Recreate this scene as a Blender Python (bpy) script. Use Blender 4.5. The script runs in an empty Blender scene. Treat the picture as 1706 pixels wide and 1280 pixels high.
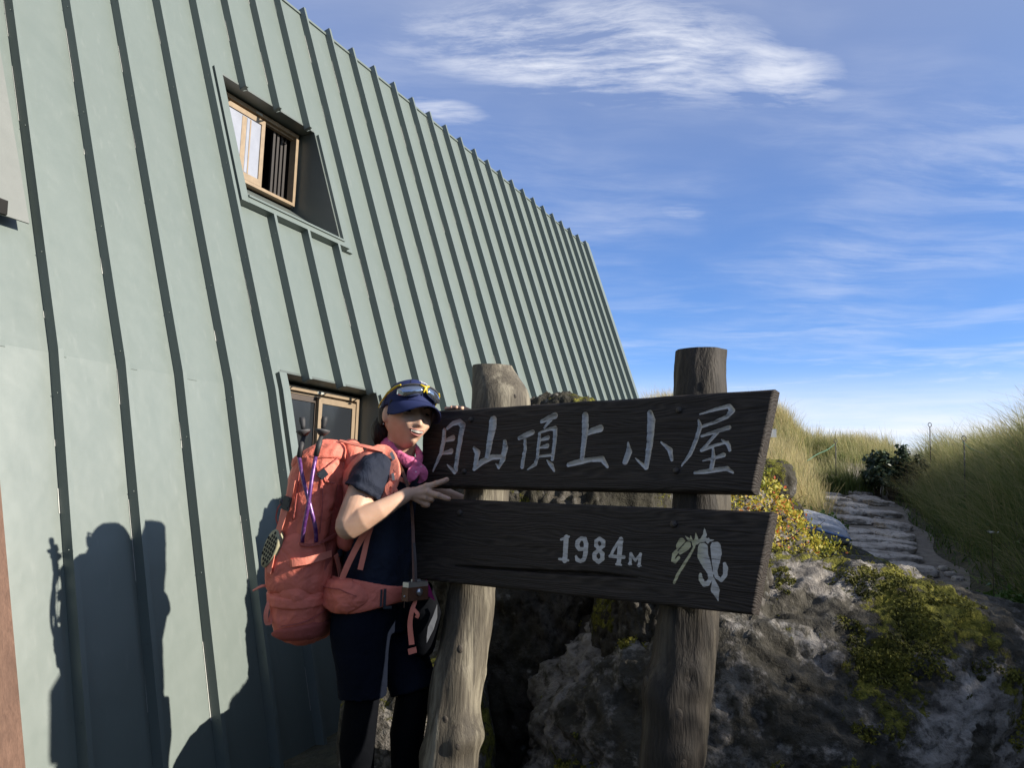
import bpy, bmesh, math, random
import numpy as np
from mathutils import Vector, Matrix
random.seed(7)
RNG = np.random.default_rng(11)
sc = bpy.context.scene
col = sc.collection

# ------------------------------------------------------------------ camera
FPX, CX, CY = 1375.0, 853.0, 640.0
PITCH, ROLL = math.radians(7.76), math.radians(1.5)
CF = np.array([0, math.cos(PITCH), math.sin(PITCH)])
_u0 = np.array([0, -math.sin(PITCH), math.cos(PITCH)]); _r0 = np.array([1.0, 0, 0])
CR = math.cos(ROLL)*_r0 + math.sin(ROLL)*_u0
CU = math.cos(ROLL)*_u0 - math.sin(ROLL)*_r0
CAM = np.array([0, 0, 1.3])
cam_d = bpy.data.cameras.new('camera'); cam = bpy.data.objects.new('camera', cam_d); col.objects.link(cam)
cam_d.sensor_width = 36; cam_d.sensor_fit = 'HORIZONTAL'; cam_d.lens = 36*FPX/1706
cam_d.clip_start = 0.05; cam_d.clip_end = 9000
M = Matrix.Identity(4)
for i in range(3):
    M[i][0] = CR[i]; M[i][1] = CU[i]; M[i][2] = -CF[i]; M[i][3] = CAM[i]
cam.matrix_world = M
sc.camera = cam
def ray(x, y): return CF + CR*(x-CX)/FPX + CU*(CY-y)/FPX
def P(x, y, d):                       # point that the photo shows at (x, y), d metres ahead
    v = ray(x, y); return CAM + v*d/v[1]

# ------------------------------------------------------------------ sky, sun, exposure
SUN_AZ, SUN_EL = math.radians(109.6), math.radians(22.8)
SUN = np.array([math.sin(SUN_AZ)*math.cos(SUN_EL), math.cos(SUN_AZ)*math.cos(SUN_EL), math.sin(SUN_EL)])
sun_d = bpy.data.lights.new('sun', 'SUN'); sun_d.energy = 5.0; sun_d.angle = math.radians(0.5); sun_d.color = (1.0, .93, .82)
sun = bpy.data.objects.new('sun', sun_d); col.objects.link(sun)
sun.rotation_euler = Vector(SUN).to_track_quat('Z', 'Y').to_euler(); sun.location = (20, -8, 12)
sc.view_settings.view_transform = 'Standard'; sc.view_settings.look = 'None'
sc.view_settings.exposure = 0.95; sc.view_settings.gamma = 1.0; sc.view_settings.use_curve_mapping = False
sc.cycles.max_bounces = 6

class NT:                             # small helper to write node trees
    def __init__(s, tree): s.t = tree; s.t.nodes.clear()
    def n(s, kind, **kw):
        nd = s.t.nodes.new(kind)
        for k, v in kw.items(): setattr(nd, k, v)
        return nd
    def l(s, a, b): s.t.links.new(a, b)
    def val(s, sock, v):
        if hasattr(v, 'is_linked') or hasattr(v, 'links'): s.l(v, sock)
        else: sock.default_value = v
    def math(s, op, a, b=0.0, c=None, clamp=False):
        nd = s.n('ShaderNodeMath', operation=op, use_clamp=clamp)
        s.val(nd.inputs[0], a); s.val(nd.inputs[1], b)
        if c is not None: s.val(nd.inputs[2], c)
        return nd.outputs[0]
    def vm(s, op, a, b=None, scale=None):
        nd = s.n('ShaderNodeVectorMath', operation=op)
        s.val(nd.inputs[0], a)
        if b is not None: s.val(nd.inputs[1], b)
        if scale is not None: s.val(nd.inputs['Scale'], scale)
        return nd.outputs[1] if op in ('DOT_PRODUCT', 'LENGTH') else nd.outputs[0]
    def noise(s, vec, scale, detail=4, rough=.55, dist=0.0):
        nd = s.n('ShaderNodeTexNoise'); s.l(vec, nd.inputs['Vector'])
        nd.inputs['Scale'].default_value = scale; nd.inputs['Detail'].default_value = detail
        nd.inputs['Roughness'].default_value = rough; nd.inputs['Distortion'].default_value = dist
        return nd.outputs[0]
    def ramp(s, fac, stops, interp='LINEAR'):
        nd = s.n('ShaderNodeValToRGB'); s.l(fac, nd.inputs[0]); e = nd.color_ramp.elements
        nd.color_ramp.interpolation = interp
        while len(e) < len(stops): e.new(0.5)
        for k, (p, c) in enumerate(stops):
            e[k].position = p; e[k].color = (*c, 1) if not isinstance(c, float) else (c, c, c, 1)
        return nd.outputs[0]
    def mix(s, fac, a, b, mode='MIX'):
        nd = s.n('ShaderNodeMix', data_type='RGBA', blend_type=mode)
        s.val(nd.inputs[0], fac)
        for q, v in ((6, a), (7, b)):
            if isinstance(v, tuple): nd.inputs[q].default_value = (*v, 1)
            else: s.l(v, nd.inputs[q])
        return nd.outputs[2]
    def smooth(s, x, a, b):
        nd = s.n('ShaderNodeMapRange', interpolation_type='SMOOTHSTEP'); s.val(nd.inputs[0], x)
        nd.inputs[1].default_value = a; nd.inputs[2].default_value = b
        return nd.outputs[0]

world = bpy.data.worlds.new('World'); sc.world = world; world.use_nodes = True
w = NT(world.node_tree)
wo = w.n('ShaderNodeOutputWorld'); bg = w.n('ShaderNodeBackground'); w.l(bg.outputs[0], wo.inputs[0])
sky = w.n('ShaderNodeTexSky', sky_type='NISHITA', sun_disc=False)
sky.sun_elevation = SUN_EL; sky.sun_rotation = SUN_AZ; sky.altitude = 1984; sky.air_density = 1.0; sky.dust_density = .4; sky.ozone_density = 2.5
bg.inputs['Strength'].default_value = 0.076
tc = w.n('ShaderNodeTexCoord'); vdir = w.vm('NORMALIZE', tc.outputs['Generated'])
sep = w.n('ShaderNodeSeparateXYZ'); w.l(vdir, sep.inputs[0])
zc = w.math('MAXIMUM', sep.outputs[2], 0.0)
den = w.math('ADD', zc, 0.10)
comb = w.n('ShaderNodeCombineXYZ'); w.l(w.math('DIVIDE', sep.outputs[0], den), comb.inputs[0]); w.l(w.math('DIVIDE', sep.outputs[1], den), comb.inputs[1])
pl = comb.outputs[0]                  # point of the view ray on a flat cloud layer
warp = w.n('ShaderNodeTexNoise'); w.l(pl, warp.inputs['Vector']); warp.inputs['Scale'].default_value = 1.7; warp.inputs['Detail'].default_value = 3
wv = w.vm('SCALE', w.vm('SUBTRACT', warp.outputs['Color'], (.5, .5, .5)), scale=.22)
plw = w.vm('ADD', pl, wv)
mp = w.n('ShaderNodeMapping'); w.l(plw, mp.inputs[0]); mp.inputs['Rotation'].default_value = (0, 0, math.radians(12)); mp.inputs['Scale'].default_value = (.8, 2.7, 1)
fib = w.noise(mp.outputs[0], 3.4, 10, .66, .12)
big = w.noise(plw, 1.3, 4, .5)
def cloud_blob(cx, cy, rx, ry, ang):
    m = w.n('ShaderNodeMapping', vector_type='TEXTURE'); w.l(plw, m.inputs[0])
    m.inputs['Location'].default_value = (cx, cy, 0); m.inputs['Rotation'].default_value = (0, 0, ang); m.inputs['Scale'].default_value = (rx, ry, 1)
    return w.smooth(w.vm('LENGTH', m.outputs[0]), 1.0, 0.15)
def skyp(x, y):
    v = ray(x, y); v = v/np.linalg.norm(v); return v[:2]/(v[2]+.10)
def blob_px(a, b, ry):                # an oval of cirrus between two directions
    a = skyp(*a); b = skyp(*b); c = (a+b)/2; d = b-a
    return cloud_blob(c[0], c[1], max(np.hypot(*d)*.62, .1), ry, math.atan2(d[1], d[0]))
blobs = [(blob_px((560, 20), (1380, 160), .26), 1.0), (blob_px((1100, 50), (1420, 190), .17), .75), (blob_px((640, 160), (820, 230), .10), .7),
         (blob_px((1480, 60), (1800, 400), .40), .28), (blob_px((1080, 345), (1170, 352), .10), .35)]
acc = None
for bsock, k in blobs:
    t = w.math('MULTIPLY', bsock, k); acc = t if acc is None else w.math('MAXIMUM', acc, t)
dens = w.math('MULTIPLY', acc, w.smooth(fib, .26, .70))
thin = w.math('ADD', w.math('MULTIPLY', w.smooth(big, .36, .70), w.math('MULTIPLY', w.smooth(fib, .25, .85), .34)), w.math('MULTIPLY', w.smooth(sep.outputs[2], .22, .62), .20))
mp2 = w.n('ShaderNodeMapping'); w.l(vdir, mp2.inputs[0]); mp2.inputs['Scale'].default_value = (2.2, 2.2, 26)
low = w.noise(mp2.outputs[0], 1.5, 6, .6, .3)
lowm = w.math('MULTIPLY', w.smooth(low, .46, .66), w.smooth(sep.outputs[2], .30, .05))
haz = w.math('MULTIPLY', w.smooth(sep.outputs[2], .17, .070), w.math('MULTIPLY_ADD', w.smooth(low, .35, .65), .35, .62))
d1 = w.math('MAXIMUM', w.math('MAXIMUM', dens, thin), w.math('MAXIMUM', w.math('MULTIPLY', lowm, .62), haz))
d1 = w.math('MINIMUM', d1, .92)
sd = w.vm('DOT_PRODUCT', vdir, tuple(SUN))
tint = w.mix(1.0, sky.outputs[0], w.mix(w.smooth(sd, .22, .80), (.88, 1.08, 1.42), (1.55, 1.48, 1.38)), 'MULTIPLY')
skyc = w.mix(d1, tint, (6.8, 6.95, 7.4))
w.l(skyc, bg.inputs['Color'])

# ------------------------------------------------------------------ helpers
def fract_hash(ix, iy, iz, seed):
    h = (ix.astype(np.int64)*374761393 + iy.astype(np.int64)*668265263 + iz.astype(np.int64)*2147483647 + seed*974711) & 0xffffffff
    h = ((h ^ (h >> 13))*1274126177) & 0xffffffff
    h = ((h ^ (h >> 16))*2246822519) & 0xffffffff
    return ((h ^ (h >> 15)) & 0xffffff)/float(0xffffff)
def vnoise(p, seed=0):                # value noise, -1..1
    p = np.asarray(p, float); i = np.floor(p); f = p-i; f = f*f*f*(f*(f*6-15)+10)
    ix, iy, iz = i[:, 0], i[:, 1], i[:, 2]; r = 0
    for a in (0, 1):
        for b in (0, 1):
            for c in (0, 1):
                wgt = (f[:, 0] if a else 1-f[:, 0])*(f[:, 1] if b else 1-f[:, 1])*(f[:, 2] if c else 1-f[:, 2])
                r = r + wgt*fract_hash(ix+a, iy+b, iz+c, seed)
    return r*2-1
def fbm(p, scale, octaves=4, seed=0, gain=.5):
    p = np.asarray(p, float)*scale; r = 0; a = 1.0
    for k in range(octaves):
        r = r + a*vnoise(p+13.7*k, seed+k); p = p*2.03; a *= gain
    return r
def sstep(a, b, x):
    t = np.clip((np.asarray(x, float)-a)/(b-a), 0, 1); return t*t*(3-2*t)
def unit(v): v = np.asarray(v, float); return v/max(np.linalg.norm(v), 1e-9)

def tag(o, label=None, cat=None, group=None, kind=None):
    if label: o['label'] = label
    if cat: o['category'] = cat
    if group: o['group'] = group
    if kind: o['kind'] = kind
    return o
def empty(name, loc, label, cat, group=None):
    o = bpy.data.objects.new(name, None); o.empty_display_size = .1; o.location = loc; col.objects.link(o)
    return tag(o, label, cat, group)
def mesh_obj(name, verts, faces, mat, parent=None, smooth=False, attrs=None, mats=None, face_mat=None):
    me = bpy.data.meshes.new(name)
    me.from_pydata([tuple(map(float, v)) for v in verts], [], faces)
    return finish(name, me, mat, parent, smooth, attrs, mats, face_mat)
def finish(name, me, mat, parent=None, smooth=False, attrs=None, mats=None, face_mat=None):
    for m in (mats or [mat]): me.materials.append(m)
    if face_mat is not None: me.polygons.foreach_set('material_index', np.asarray(face_mat, np.int32))
    if smooth: me.polygons.foreach_set('use_smooth', np.ones(len(me.polygons), bool))
    for k, v in (attrs or {}).items():
        a = me.attributes.new(k, 'FLOAT', 'POINT'); a.data.foreach_set('value', np.asarray(v, np.float32))
    me.update()
    o = bpy.data.objects.new(name, me); col.objects.link(o)
    if parent is not None:
        o.parent = parent; o.matrix_parent_inverse = Matrix.Translation(parent_world(parent)).inverted()
    return o
def parent_world(o):                  # only empties at things' bases carry a location
    return Vector(o.location) if o.type == 'EMPTY' else Vector((0, 0, 0))
def quads_mesh(name, V, Q, mat, parent=None, smooth=False, attrs=None):   # big numpy meshes
    me = bpy.data.meshes.new(name); V = np.asarray(V, np.float32); Q = np.asarray(Q, np.int32); k = Q.shape[1]
    me.vertices.add(len(V)); me.vertices.foreach_set('co', V.ravel())
    me.loops.add(Q.size); me.loops.foreach_set('vertex_index', Q.ravel())
    me.polygons.add(len(Q)); me.polygons.foreach_set('loop_start', np.arange(len(Q), dtype=np.int32)*k)
    me.update(calc_edges=True)
    return finish(name, me, mat, parent, smooth, attrs)

class MB:                             # collects shapes into ONE mesh
    def __init__(s): s.v = []; s.f = []
    def add(s, vs, fs):
        b = len(s.v); s.v += [np.asarray(v, float) for v in vs]; s.f += [tuple(i+b for i in f) for f in fs]
    def hexa(s, a, b):                # a: 4 corners, b: the 4 corners opposite
        s.add(list(a)+list(b), [(3, 2, 1, 0), (4, 5, 6, 7), (0, 1, 5, 4), (1, 2, 6, 5), (2, 3, 7, 6), (3, 0, 4, 7)])
    def box(s, c, ax, ay, az):        # half axes
        c, ax, ay, az = map(np.asarray, (c, ax, ay, az))
        s.hexa([c-ax-ay-az, c+ax-ay-az, c+ax+ay-az, c-ax+ay-az], [c-ax-ay+az, c+ax-ay+az, c+ax+ay+az, c-ax+ay+az])
    def tube(s, pts, rad, seg=10, flat=1.0, up=(0, 0, 1), cap=True):
        pts = [np.asarray(p, float) for p in pts]; n = len(pts)
        rad = [rad]*n if np.isscalar(rad) else rad
        rings = []; prev = None
        for i, p in enumerate(pts):
            t = unit(pts[min(i+1, n-1)]-pts[max(i-1, 0)])
            a = np.asarray(up, float) if prev is None else prev
            a = a-t*(a@t)
            if np.linalg.norm(a) < 1e-4: a = np.array([1., 0, 0])-t*t[0]
            a = unit(a); prev = a; b = np.cross(t, a)
            rings.append([p+rad[i]*(math.cos(q)*a*flat+math.sin(q)*b) for q in np.linspace(0, 2*math.pi, seg, endpoint=False)])
        s.loft(rings, cap)
    def capsule(s, pts, rad, seg=12, flat=1.0, up=(0, 0, 1)):     # tube with round ends
        pts = [np.asarray(p, float) for p in pts]; rad = list(rad) if not np.isscalar(rad) else [rad]*len(pts)
        t0 = unit(pts[0]-pts[1]); t1 = unit(pts[-1]-pts[-2]); P0 = []; R0 = []; P1 = []; R1 = []
        for k in (80, 60, 35):
            a = math.radians(k); P0.append(pts[0]+t0*rad[0]*math.sin(a)); R0.append(rad[0]*math.cos(a))
            P1.insert(0, pts[-1]+t1*rad[-1]*math.sin(a)); R1.insert(0, rad[-1]*math.cos(a))
        s.tube(P0+pts+P1, R0+rad+R1, seg, flat, up)
    def loft(s, rings, cap=True, closed=True):
        n = len(rings[0]); vs = [v for r in rings for v in r]; fs = []
        for i in range(len(rings)-1):
            for j in range(n if closed else n-1):
                k = (j+1) % n; fs.append((i*n+j, i*n+k, (i+1)*n+k, (i+1)*n+j))
        if cap and closed:
            fs.append(tuple(range(n-1, -1, -1))); fs.append(tuple((len(rings)-1)*n+j for j in range(n)))
        s.add(vs, fs)
    def ball(s, c, r, nu=16, nv=10, axes=None):
        c = np.asarray(c, float); r = np.array([r]*3 if np.isscalar(r) else r, float)
        A = np.eye(3) if axes is None else np.asarray(axes)
        rings = []
        for i in range(1, nv):
            th = math.pi*i/nv
            rings.append([c+A.T@(r*np.array([math.sin(th)*math.cos(q), math.sin(th)*math.sin(q), math.cos(th)])) for q in np.linspace(0, 2*math.pi, nu, endpoint=False)])
        s.loft(rings, True)
    def ribbon(s, pts, width, thick, nrm):   # flat strap along a path; width per point, nrm: facing direction per point or one
        pts = [np.asarray(p, float) for p in pts]; n = len(pts)
        width = [width]*n if np.isscalar(width) else width
        nr = np.asarray(nrm, float); rings = []
        for i, p in enumerate(pts):
            t = unit(pts[min(i+1, n-1)]-pts[max(i-1, 0)]); a = nr if nr.ndim == 1 else nr[i]
            a = unit(a-t*(a@t)); b = np.cross(t, a); hw = width[i]/2; ht = thick/2
            rings.append([p-b*hw-a*ht, p+b*hw-a*ht, p+b*hw+a*ht, p-b*hw+a*ht])
        s.loft(rings, True)
    def build(s, name, mat, parent=None, smooth=False): return mesh_obj(name, s.v, s.f, mat, parent, smooth)
def spline(pts, n):                   # Catmull-Rom through points
    pts = np.asarray(pts, float); q = np.vstack([2*pts[0]-pts[1], pts, 2*pts[-1]-pts[-2]]); out = []
    for u in np.linspace(0, len(pts)-1, n):
        i = min(int(u), len(pts)-2); t = u-i; a, b, c, d = q[i:i+4]
        out.append(.5*(2*b+(c-a)*t+(2*a-5*b+4*c-d)*t*t+(3*b-a-3*c+d)*t**3))
    return np.array(out)
def remesh(mb, voxel, name, mat, parent, smooth_it=2, disp=None):   # melts overlapping shapes into one continuous surface
    me = bpy.data.meshes.new('tmp'); me.from_pydata([tuple(v) for v in mb.v], [], mb.f)
    bm = bmesh.new(); bm.from_mesh(me); bmesh.ops.recalc_face_normals(bm, faces=bm.faces); bm.to_mesh(me); bm.free()
    o = bpy.data.objects.new('tmp', me); col.objects.link(o)
    md = o.modifiers.new('r', 'REMESH'); md.mode = 'VOXEL'; md.voxel_size = voxel; md.use_smooth_shade = True
    if smooth_it:
        sm = o.modifiers.new('s', 'SMOOTH'); sm.iterations = smooth_it; sm.factor = .5
    dg = bpy.context.evaluated_depsgraph_get(); dg.update()
    m2 = bpy.data.meshes.new_from_object(o.evaluated_get(dg)); bpy.data.objects.remove(o); bpy.data.meshes.remove(me)
    m2.name = name
    m2.materials.clear()
    if disp is not None:
        n = len(m2.vertices); co = np.empty(n*3, np.float32); m2.vertices.foreach_get('co', co); co = co.reshape(-1, 3).astype(float)
        no = np.empty(n*3, np.float32); m2.vertices.foreach_get('normal', no); no = no.reshape(-1, 3)
        co = disp(co, no); m2.vertices.foreach_set('co', co.astype(np.float32).ravel()); m2.update()
    return finish(name, m2, mat, parent, True)

# ------------------------------------------------------------------ materials
def new_mat(name):
    m = bpy.data.materials.new(name); m.use_nodes = True; t = NT(m.node_tree)
    out = t.n('ShaderNodeOutputMaterial'); b = t.n('ShaderNodeBsdfPrincipled'); t.l(b.outputs[0], out.inputs[0])
    return m, t, b
def bump(t, b, h, strength, dist=.01):
    nd = t.n('ShaderNodeBump'); nd.inputs['Strength'].default_value = strength; nd.inputs['Distance'].default_value = dist
    t.l(h, nd.inputs['Height']); t.l(nd.outputs[0], b.inputs['Normal'])
def coord(t, kind='Object'): return t.n('ShaderNodeTexCoord').outputs[kind]
def simple(name, c, rough=.6, var=.12, scale=30, metal=0.0, bmp=0.0, bscale=200, spec=.5, sheen=0.0):
    m, t, b = new_mat(name); o = coord(t)
    n = t.noise(o, scale, 4); lo = tuple(x*(1-var) for x in c); hi = tuple(min(1, x*(1+var)) for x in c)
    t.l(t.ramp(n, [(.3, lo), (.7, hi)]), b.inputs['Base Color'])
    b.inputs['Roughness'].default_value = rough; b.inputs['Metallic'].default_value = metal; b.inputs['Specular IOR Level'].default_value = spec
    if sheen: b.inputs['Sheen Weight'].default_value = sheen
    if bmp: bump(t, b, t.noise(o, bscale, 3), bmp, .004)
    return m
def fabric(name, c, weave=900, wr=25, strength=.25, rough=.8):
    m, t, b = new_mat(name); o = coord(t)
    n = t.noise(o, 12, 5); t.l(t.ramp(n, [(.3, tuple(x*.86 for x in c)), (.7, tuple(x*1.1 for x in c))]), b.inputs['Base Color'])
    b.inputs['Roughness'].default_value = rough; b.inputs['Specular IOR Level'].default_value = .25
    ri = t.math('ABSOLUTE', t.math('SUBTRACT', t.noise(o, wr*.8, 3, .5, .9), .5))
    h = t.math('ADD', t.math('ADD', t.noise(o, wr, 3, .5, .6), t.math('MULTIPLY', ri, -1.6)), t.math('MULTIPLY', t.noise(o, weave, 1), .05))
    bump(t, b, h, strength, .012)
    return m
MAT = {}
def mk_panel(name, c, bumpy=.22):
    m, t, b = new_mat(name); o = coord(t)
    n1 = t.noise(o, 1.1, 3, .5); n2 = t.noise(o, 14, 5, .6)
    mpv = t.n('ShaderNodeMapping'); t.l(o, mpv.inputs[0]); mpv.inputs['Scale'].default_value = (9, 9, .6)
    streak = t.noise(mpv.outputs[0], 3.0, 4, .6)
    base = t.mix(n1, tuple(x*.94 for x in c), tuple(x*1.05 for x in c))
    base = t.mix(t.math('MULTIPLY', t.smooth(streak, .56, .8), .16), base, (.24, .25, .235))
    base = t.mix(t.math('MULTIPLY', t.smooth(n2, .62, .82), .10), base, (.16, .19, .17))
    t.l(base, b.inputs['Base Color'])
    t.l(t.math('MULTIPLY_ADD', n2, .12, .41), b.inputs['Roughness']); b.inputs['Specular IOR Level'].default_value = .5; b.inputs['IOR'].default_value = 1.72
    bump(t, b, t.math('ADD', t.noise(o, 2.2, 2, .4), t.math('MULTIPLY', t.noise(o, 7, 2, .5), .25)), bumpy, .05)
    return m
MAT['panel'] = mk_panel('painted_steel', (.102, .126, .113))
MAT['panel_old'] = mk_panel('weathered_steel', (.128, .134, .120))
MAT['chip'] = simple('bare_chips', (.36, .37, .34), .6)
MAT['dark_steel'] = simple('dark_painted_steel', (.05, .066, .062), .5)
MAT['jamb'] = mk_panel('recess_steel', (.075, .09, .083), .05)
MAT['bronze'] = simple('window_aluminium', (.27, .20, .13), .42, .1, 25, .25)
MAT['bronze_dark'] = simple('track_aluminium', (.06, .045, .035), .5)
MAT['track'] = simple('screen_stile', (.020, .0155, .0135), .6)
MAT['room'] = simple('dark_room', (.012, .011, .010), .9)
MAT['curtain'] = fabric('curtain', (.10, .075, .06))
MAT['frost'] = simple('frosted_pane', (.26, .27, .31), .22, .10, 7)
m, t, b = new_mat('window_glass'); o = coord(t)
b.inputs['Base Color'].default_value = (.016, .018, .021, 1); b.inputs['Specular IOR Level'].default_value = .35
t.l(t.ramp(t.noise(o, 9, 5), [(.35, .07), (.7, .26)]), b.inputs['Roughness']); MAT['glass'] = m

def mk_wood(name, dark, light, axis_scale, weather=None, bumpd=.5, knots=True):
    m, t, b = new_mat(name); o = coord(t, 'Object')
    mpv = t.n('ShaderNodeMapping'); t.l(o, mpv.inputs[0]); mpv.inputs['Scale'].default_value = axis_scale
    g1 = t.noise(mpv.outputs[0], 5.5, 6, .6, .8); g2 = t.noise(mpv.outputs[0], 26, 3, .6, .3)
    g = t.math('ADD', t.math('MULTIPLY', g1, .6), t.math('MULTIPLY', g2, .4))
    c = t.ramp(g, [(.34, dark), (.64, light)])
    big = t.noise(o, 3.2, 4)
    c = t.mix(t.math('MULTIPLY', t.smooth(big, .45, .7), .45), c, tuple(x*.62 for x in dark))
    if weather: c = t.mix(t.smooth(t.noise(mpv.outputs[0], 2.2, 6, .65), .50, .66), c, weather)
    t.l(c, b.inputs['Base Color']); b.inputs['Roughness'].default_value = .72; b.inputs['Specular IOR Level'].default_value = .3
    bump(t, b, g, bumpd, .006)
    return m
# sign board: planks run along the local x axis; letters use the stored paint depth of the carving
def mk_sign(name):
    m, t, b = new_mat(name); o = coord(t, 'Object')
    mpv = t.n('ShaderNodeMapping'); t.l(o, mpv.inputs[0]); mpv.inputs['Scale'].default_value = (1.0, 7.5, 6.0)
    wr = t.n('ShaderNodeTexNoise'); t.l(mpv.outputs[0], wr.inputs['Vector']); wr.inputs['Scale'].default_value = 1.6; wr.inputs['Detail'].default_value = 2
    v2 = t.vm('ADD', mpv.outputs[0], t.vm('SCALE', wr.outputs['Color'], scale=1.3))
    wv = t.n('ShaderNodeTexWave', wave_type='BANDS', bands_direction='Y'); t.l(v2, wv.inputs['Vector'])
    wv.inputs['Scale'].default_value = 4.2; wv.inputs['Distortion'].default_value = 2.2; wv.inputs['Detail'].default_value = 4; wv.inputs['Detail Scale'].default_value = 1.6
    fine = t.noise(mpv.outputs[0], 30, 4, .6)
    g = t.math('ADD', t.math('MULTIPLY', wv.outputs[1], .38), t.math('MULTIPLY', fine, .62))
    c = t.ramp(g, [(.22, (.014, .0105, .009)), (.5, (.026, .020, .0165)), (.8, (.044, .034, .027))])
    c = t.mix(t.math('MULTIPLY', t.smooth(t.noise(o, 4, 4), .42, .7), .55), c, (.020, .017, .015))
    pa = t.n('ShaderNodeAttribute'); pa.attribute_name = 'paint'; ya = t.n('ShaderNodeAttribute'); ya.attribute_name = 'yellow'
    edge = t.math('ADD', pa.outputs['Fac'], t.math('MULTIPLY', t.math('SUBTRACT', t.noise(o, 90, 3), .5), .0030))
    worn = t.math('ADD', .30, t.math('MULTIPLY', t.smooth(t.noise(mpv.outputs[0], 9, 6, .7), .30, .52), .70))
    fac = t.math('MULTIPLY', t.smooth(edge, -.0006, .0006), worn)
    pc = t.mix(ya.outputs['Fac'], (.50, .485, .46), (.44, .42, .26))
    pc = t.mix(t.math('MULTIPLY', t.smooth(t.noise(o, 60, 4), .5, .75), .4), pc, (.24, .22, .2))
    t.l(t.mix(fac, c, pc), b.inputs['Base Color'])
    b.inputs['Roughness'].default_value = .7; b.inputs['Specular IOR Level'].default_value = .3
    bump(t, b, t.math('MULTIPLY', g, t.math('SUBTRACT', 1.0, t.math('MULTIPLY', fac, .7))), .55, .004)
    return m
MAT['sign'] = mk_sign('dark_stained_board')
MAT['log'] = mk_wood('weathered_log', (.045, .037, .028), (.125, .107, .078), (7, 7, .55), (.22, .195, .145), .9)
MAT['log_dark'] = mk_wood('dark_weathered_log', (.015, .0125, .010), (.044, .036, .028), (6, 6, .7), (.075, .064, .048), 1.3)
MAT['knot'] = simple('log_knot', (.05, .04, .03), .8, .3, 60, bmp=.5)
MAT['plank'] = mk_wood('brown_plank', (.075, .040, .027), (.14, .079, .054), (12, 12, .5), None, .35)
MAT['bolt'] = simple('rusted_bolt', (.045, .037, .032), .6, .3, 80, .3)

def mk_rock(name, c0, c1, c2, moss=True, soft=False):
    m, t, b = new_mat(name); o = coord(t)
    n1 = t.noise(o, 5, 8, .68, .25); n2 = t.noise(o, 26, 6, .62); n3 = t.noise(o, 1.6, 4)
    c = t.ramp(n1, [(.30, c0), (.50, c1), (.70, c2)])
    vor = t.n('ShaderNodeTexVoronoi'); t.l(o, vor.inputs['Vector']); vor.inputs['Scale'].default_value = 26; vor.inputs['Randomness'].default_value = 1
    lich = t.math('MULTIPLY', t.smooth(vor.outputs['Distance'], .42, .18), t.smooth(t.noise(o, 7, 4), .48, .60))
    c = t.mix(t.math('MULTIPLY', lich, .75), c, (.30, .29, .27))
    c = t.mix(t.math('MULTIPLY', t.smooth(n2, .50, .33), .75), c, tuple(x*.40 for x in c0))
    c = t.mix(t.math('MULTIPLY', t.smooth(n3, .52, .66), .5), c, (.075, .062, .042))
    dk = t.smooth(t.math('ADD', t.math('MULTIPLY', t.noise(o, 2.4, 5, .6, .3), .7), t.math('MULTIPLY', t.noise(o, 22, 5, .7), .3)), .435, .515)
    c = t.mix(t.math('MULTIPLY', dk, .85 if moss else 0.0), c, (.032, .029, .020))     # dark moss film, cover widened so it also stands in for shade
    if moss:
        ma = t.n('ShaderNodeAttribute'); ma.attribute_name = 'moss'
        mm = t.math('ADD', ma.outputs['Fac'], t.math('MULTIPLY', t.math('SUBTRACT', t.noise(o, 13, 7, .75), .5), 2.6))
        mf = t.smooth(mm, .50, .66)
        mc = t.ramp(t.noise(o, 34, 5, .7), [(.3, (.036, .036, .008)), (.5, (.115, .112, .018)), (.7, (.25, .225, .040))])
        c = t.mix(mf, c, mc)
        b.inputs['Roughness'].default_value = .9
        h = t.math('ADD', t.math('MULTIPLY', n1, 1.0), t.math('ADD', t.math('MULTIPLY', n2, .45), t.math('MULTIPLY', t.math('MULTIPLY', mf, t.noise(o, 110, 3)), .3)))
    else: h = t.math('ADD', n1, t.math('MULTIPLY', n2, .4))
    t.l(c, b.inputs['Base Color']); b.inputs['Roughness'].default_value = .9; b.inputs['Specular IOR Level'].default_value = .2
    bump(t, b, h, .8 if not soft else .4, .05 if not soft else .02)
    return m
MAT['rock'] = mk_rock('mossy_boulder', (.085, .076, .067), (.23, .208, .185), (.40, .37, .335))
MAT['rock_shade_tone'] = mk_rock('moss_rock_painted_shade', (.024, .021, .017), (.060, .053, .044), (.125, .114, .098))  # darker copy of the mossy boulder, shade under the sign put into its colour
MAT['rock_grey'] = mk_rock('grey_boulder', (.040, .036, .032), (.082, .075, .067), (.160, .148, .133))
MAT['slab'] = mk_rock('path_slab', (.24, .21, .178), (.40, .355, .305), (.53, .48, .42), False, True)
m, t, b = new_mat('soil'); o = coord(t)
t.l(t.ramp(t.noise(o, 6, 7, .65), [(.3, (.028, .026, .014)), (.5, (.062, .058, .028)), (.7, (.12, .10, .055))]), b.inputs['Base Color'])
b.inputs['Roughness'].default_value = .95; bump(t, b, t.noise(o, 18, 6), .7, .05); MAT['soil'] = m
m, t, b = new_mat('trodden_path'); o = coord(t)
t.l(t.ramp(t.noise(o, 9, 7, .65), [(.3, (.12, .10, .078)), (.7, (.25, .22, .175))]), b.inputs['Base Color'])
b.inputs['Roughness'].default_value = .95; bump(t, b, t.noise(o, 30, 6), .7, .03); MAT['gravel'] = m

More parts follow.
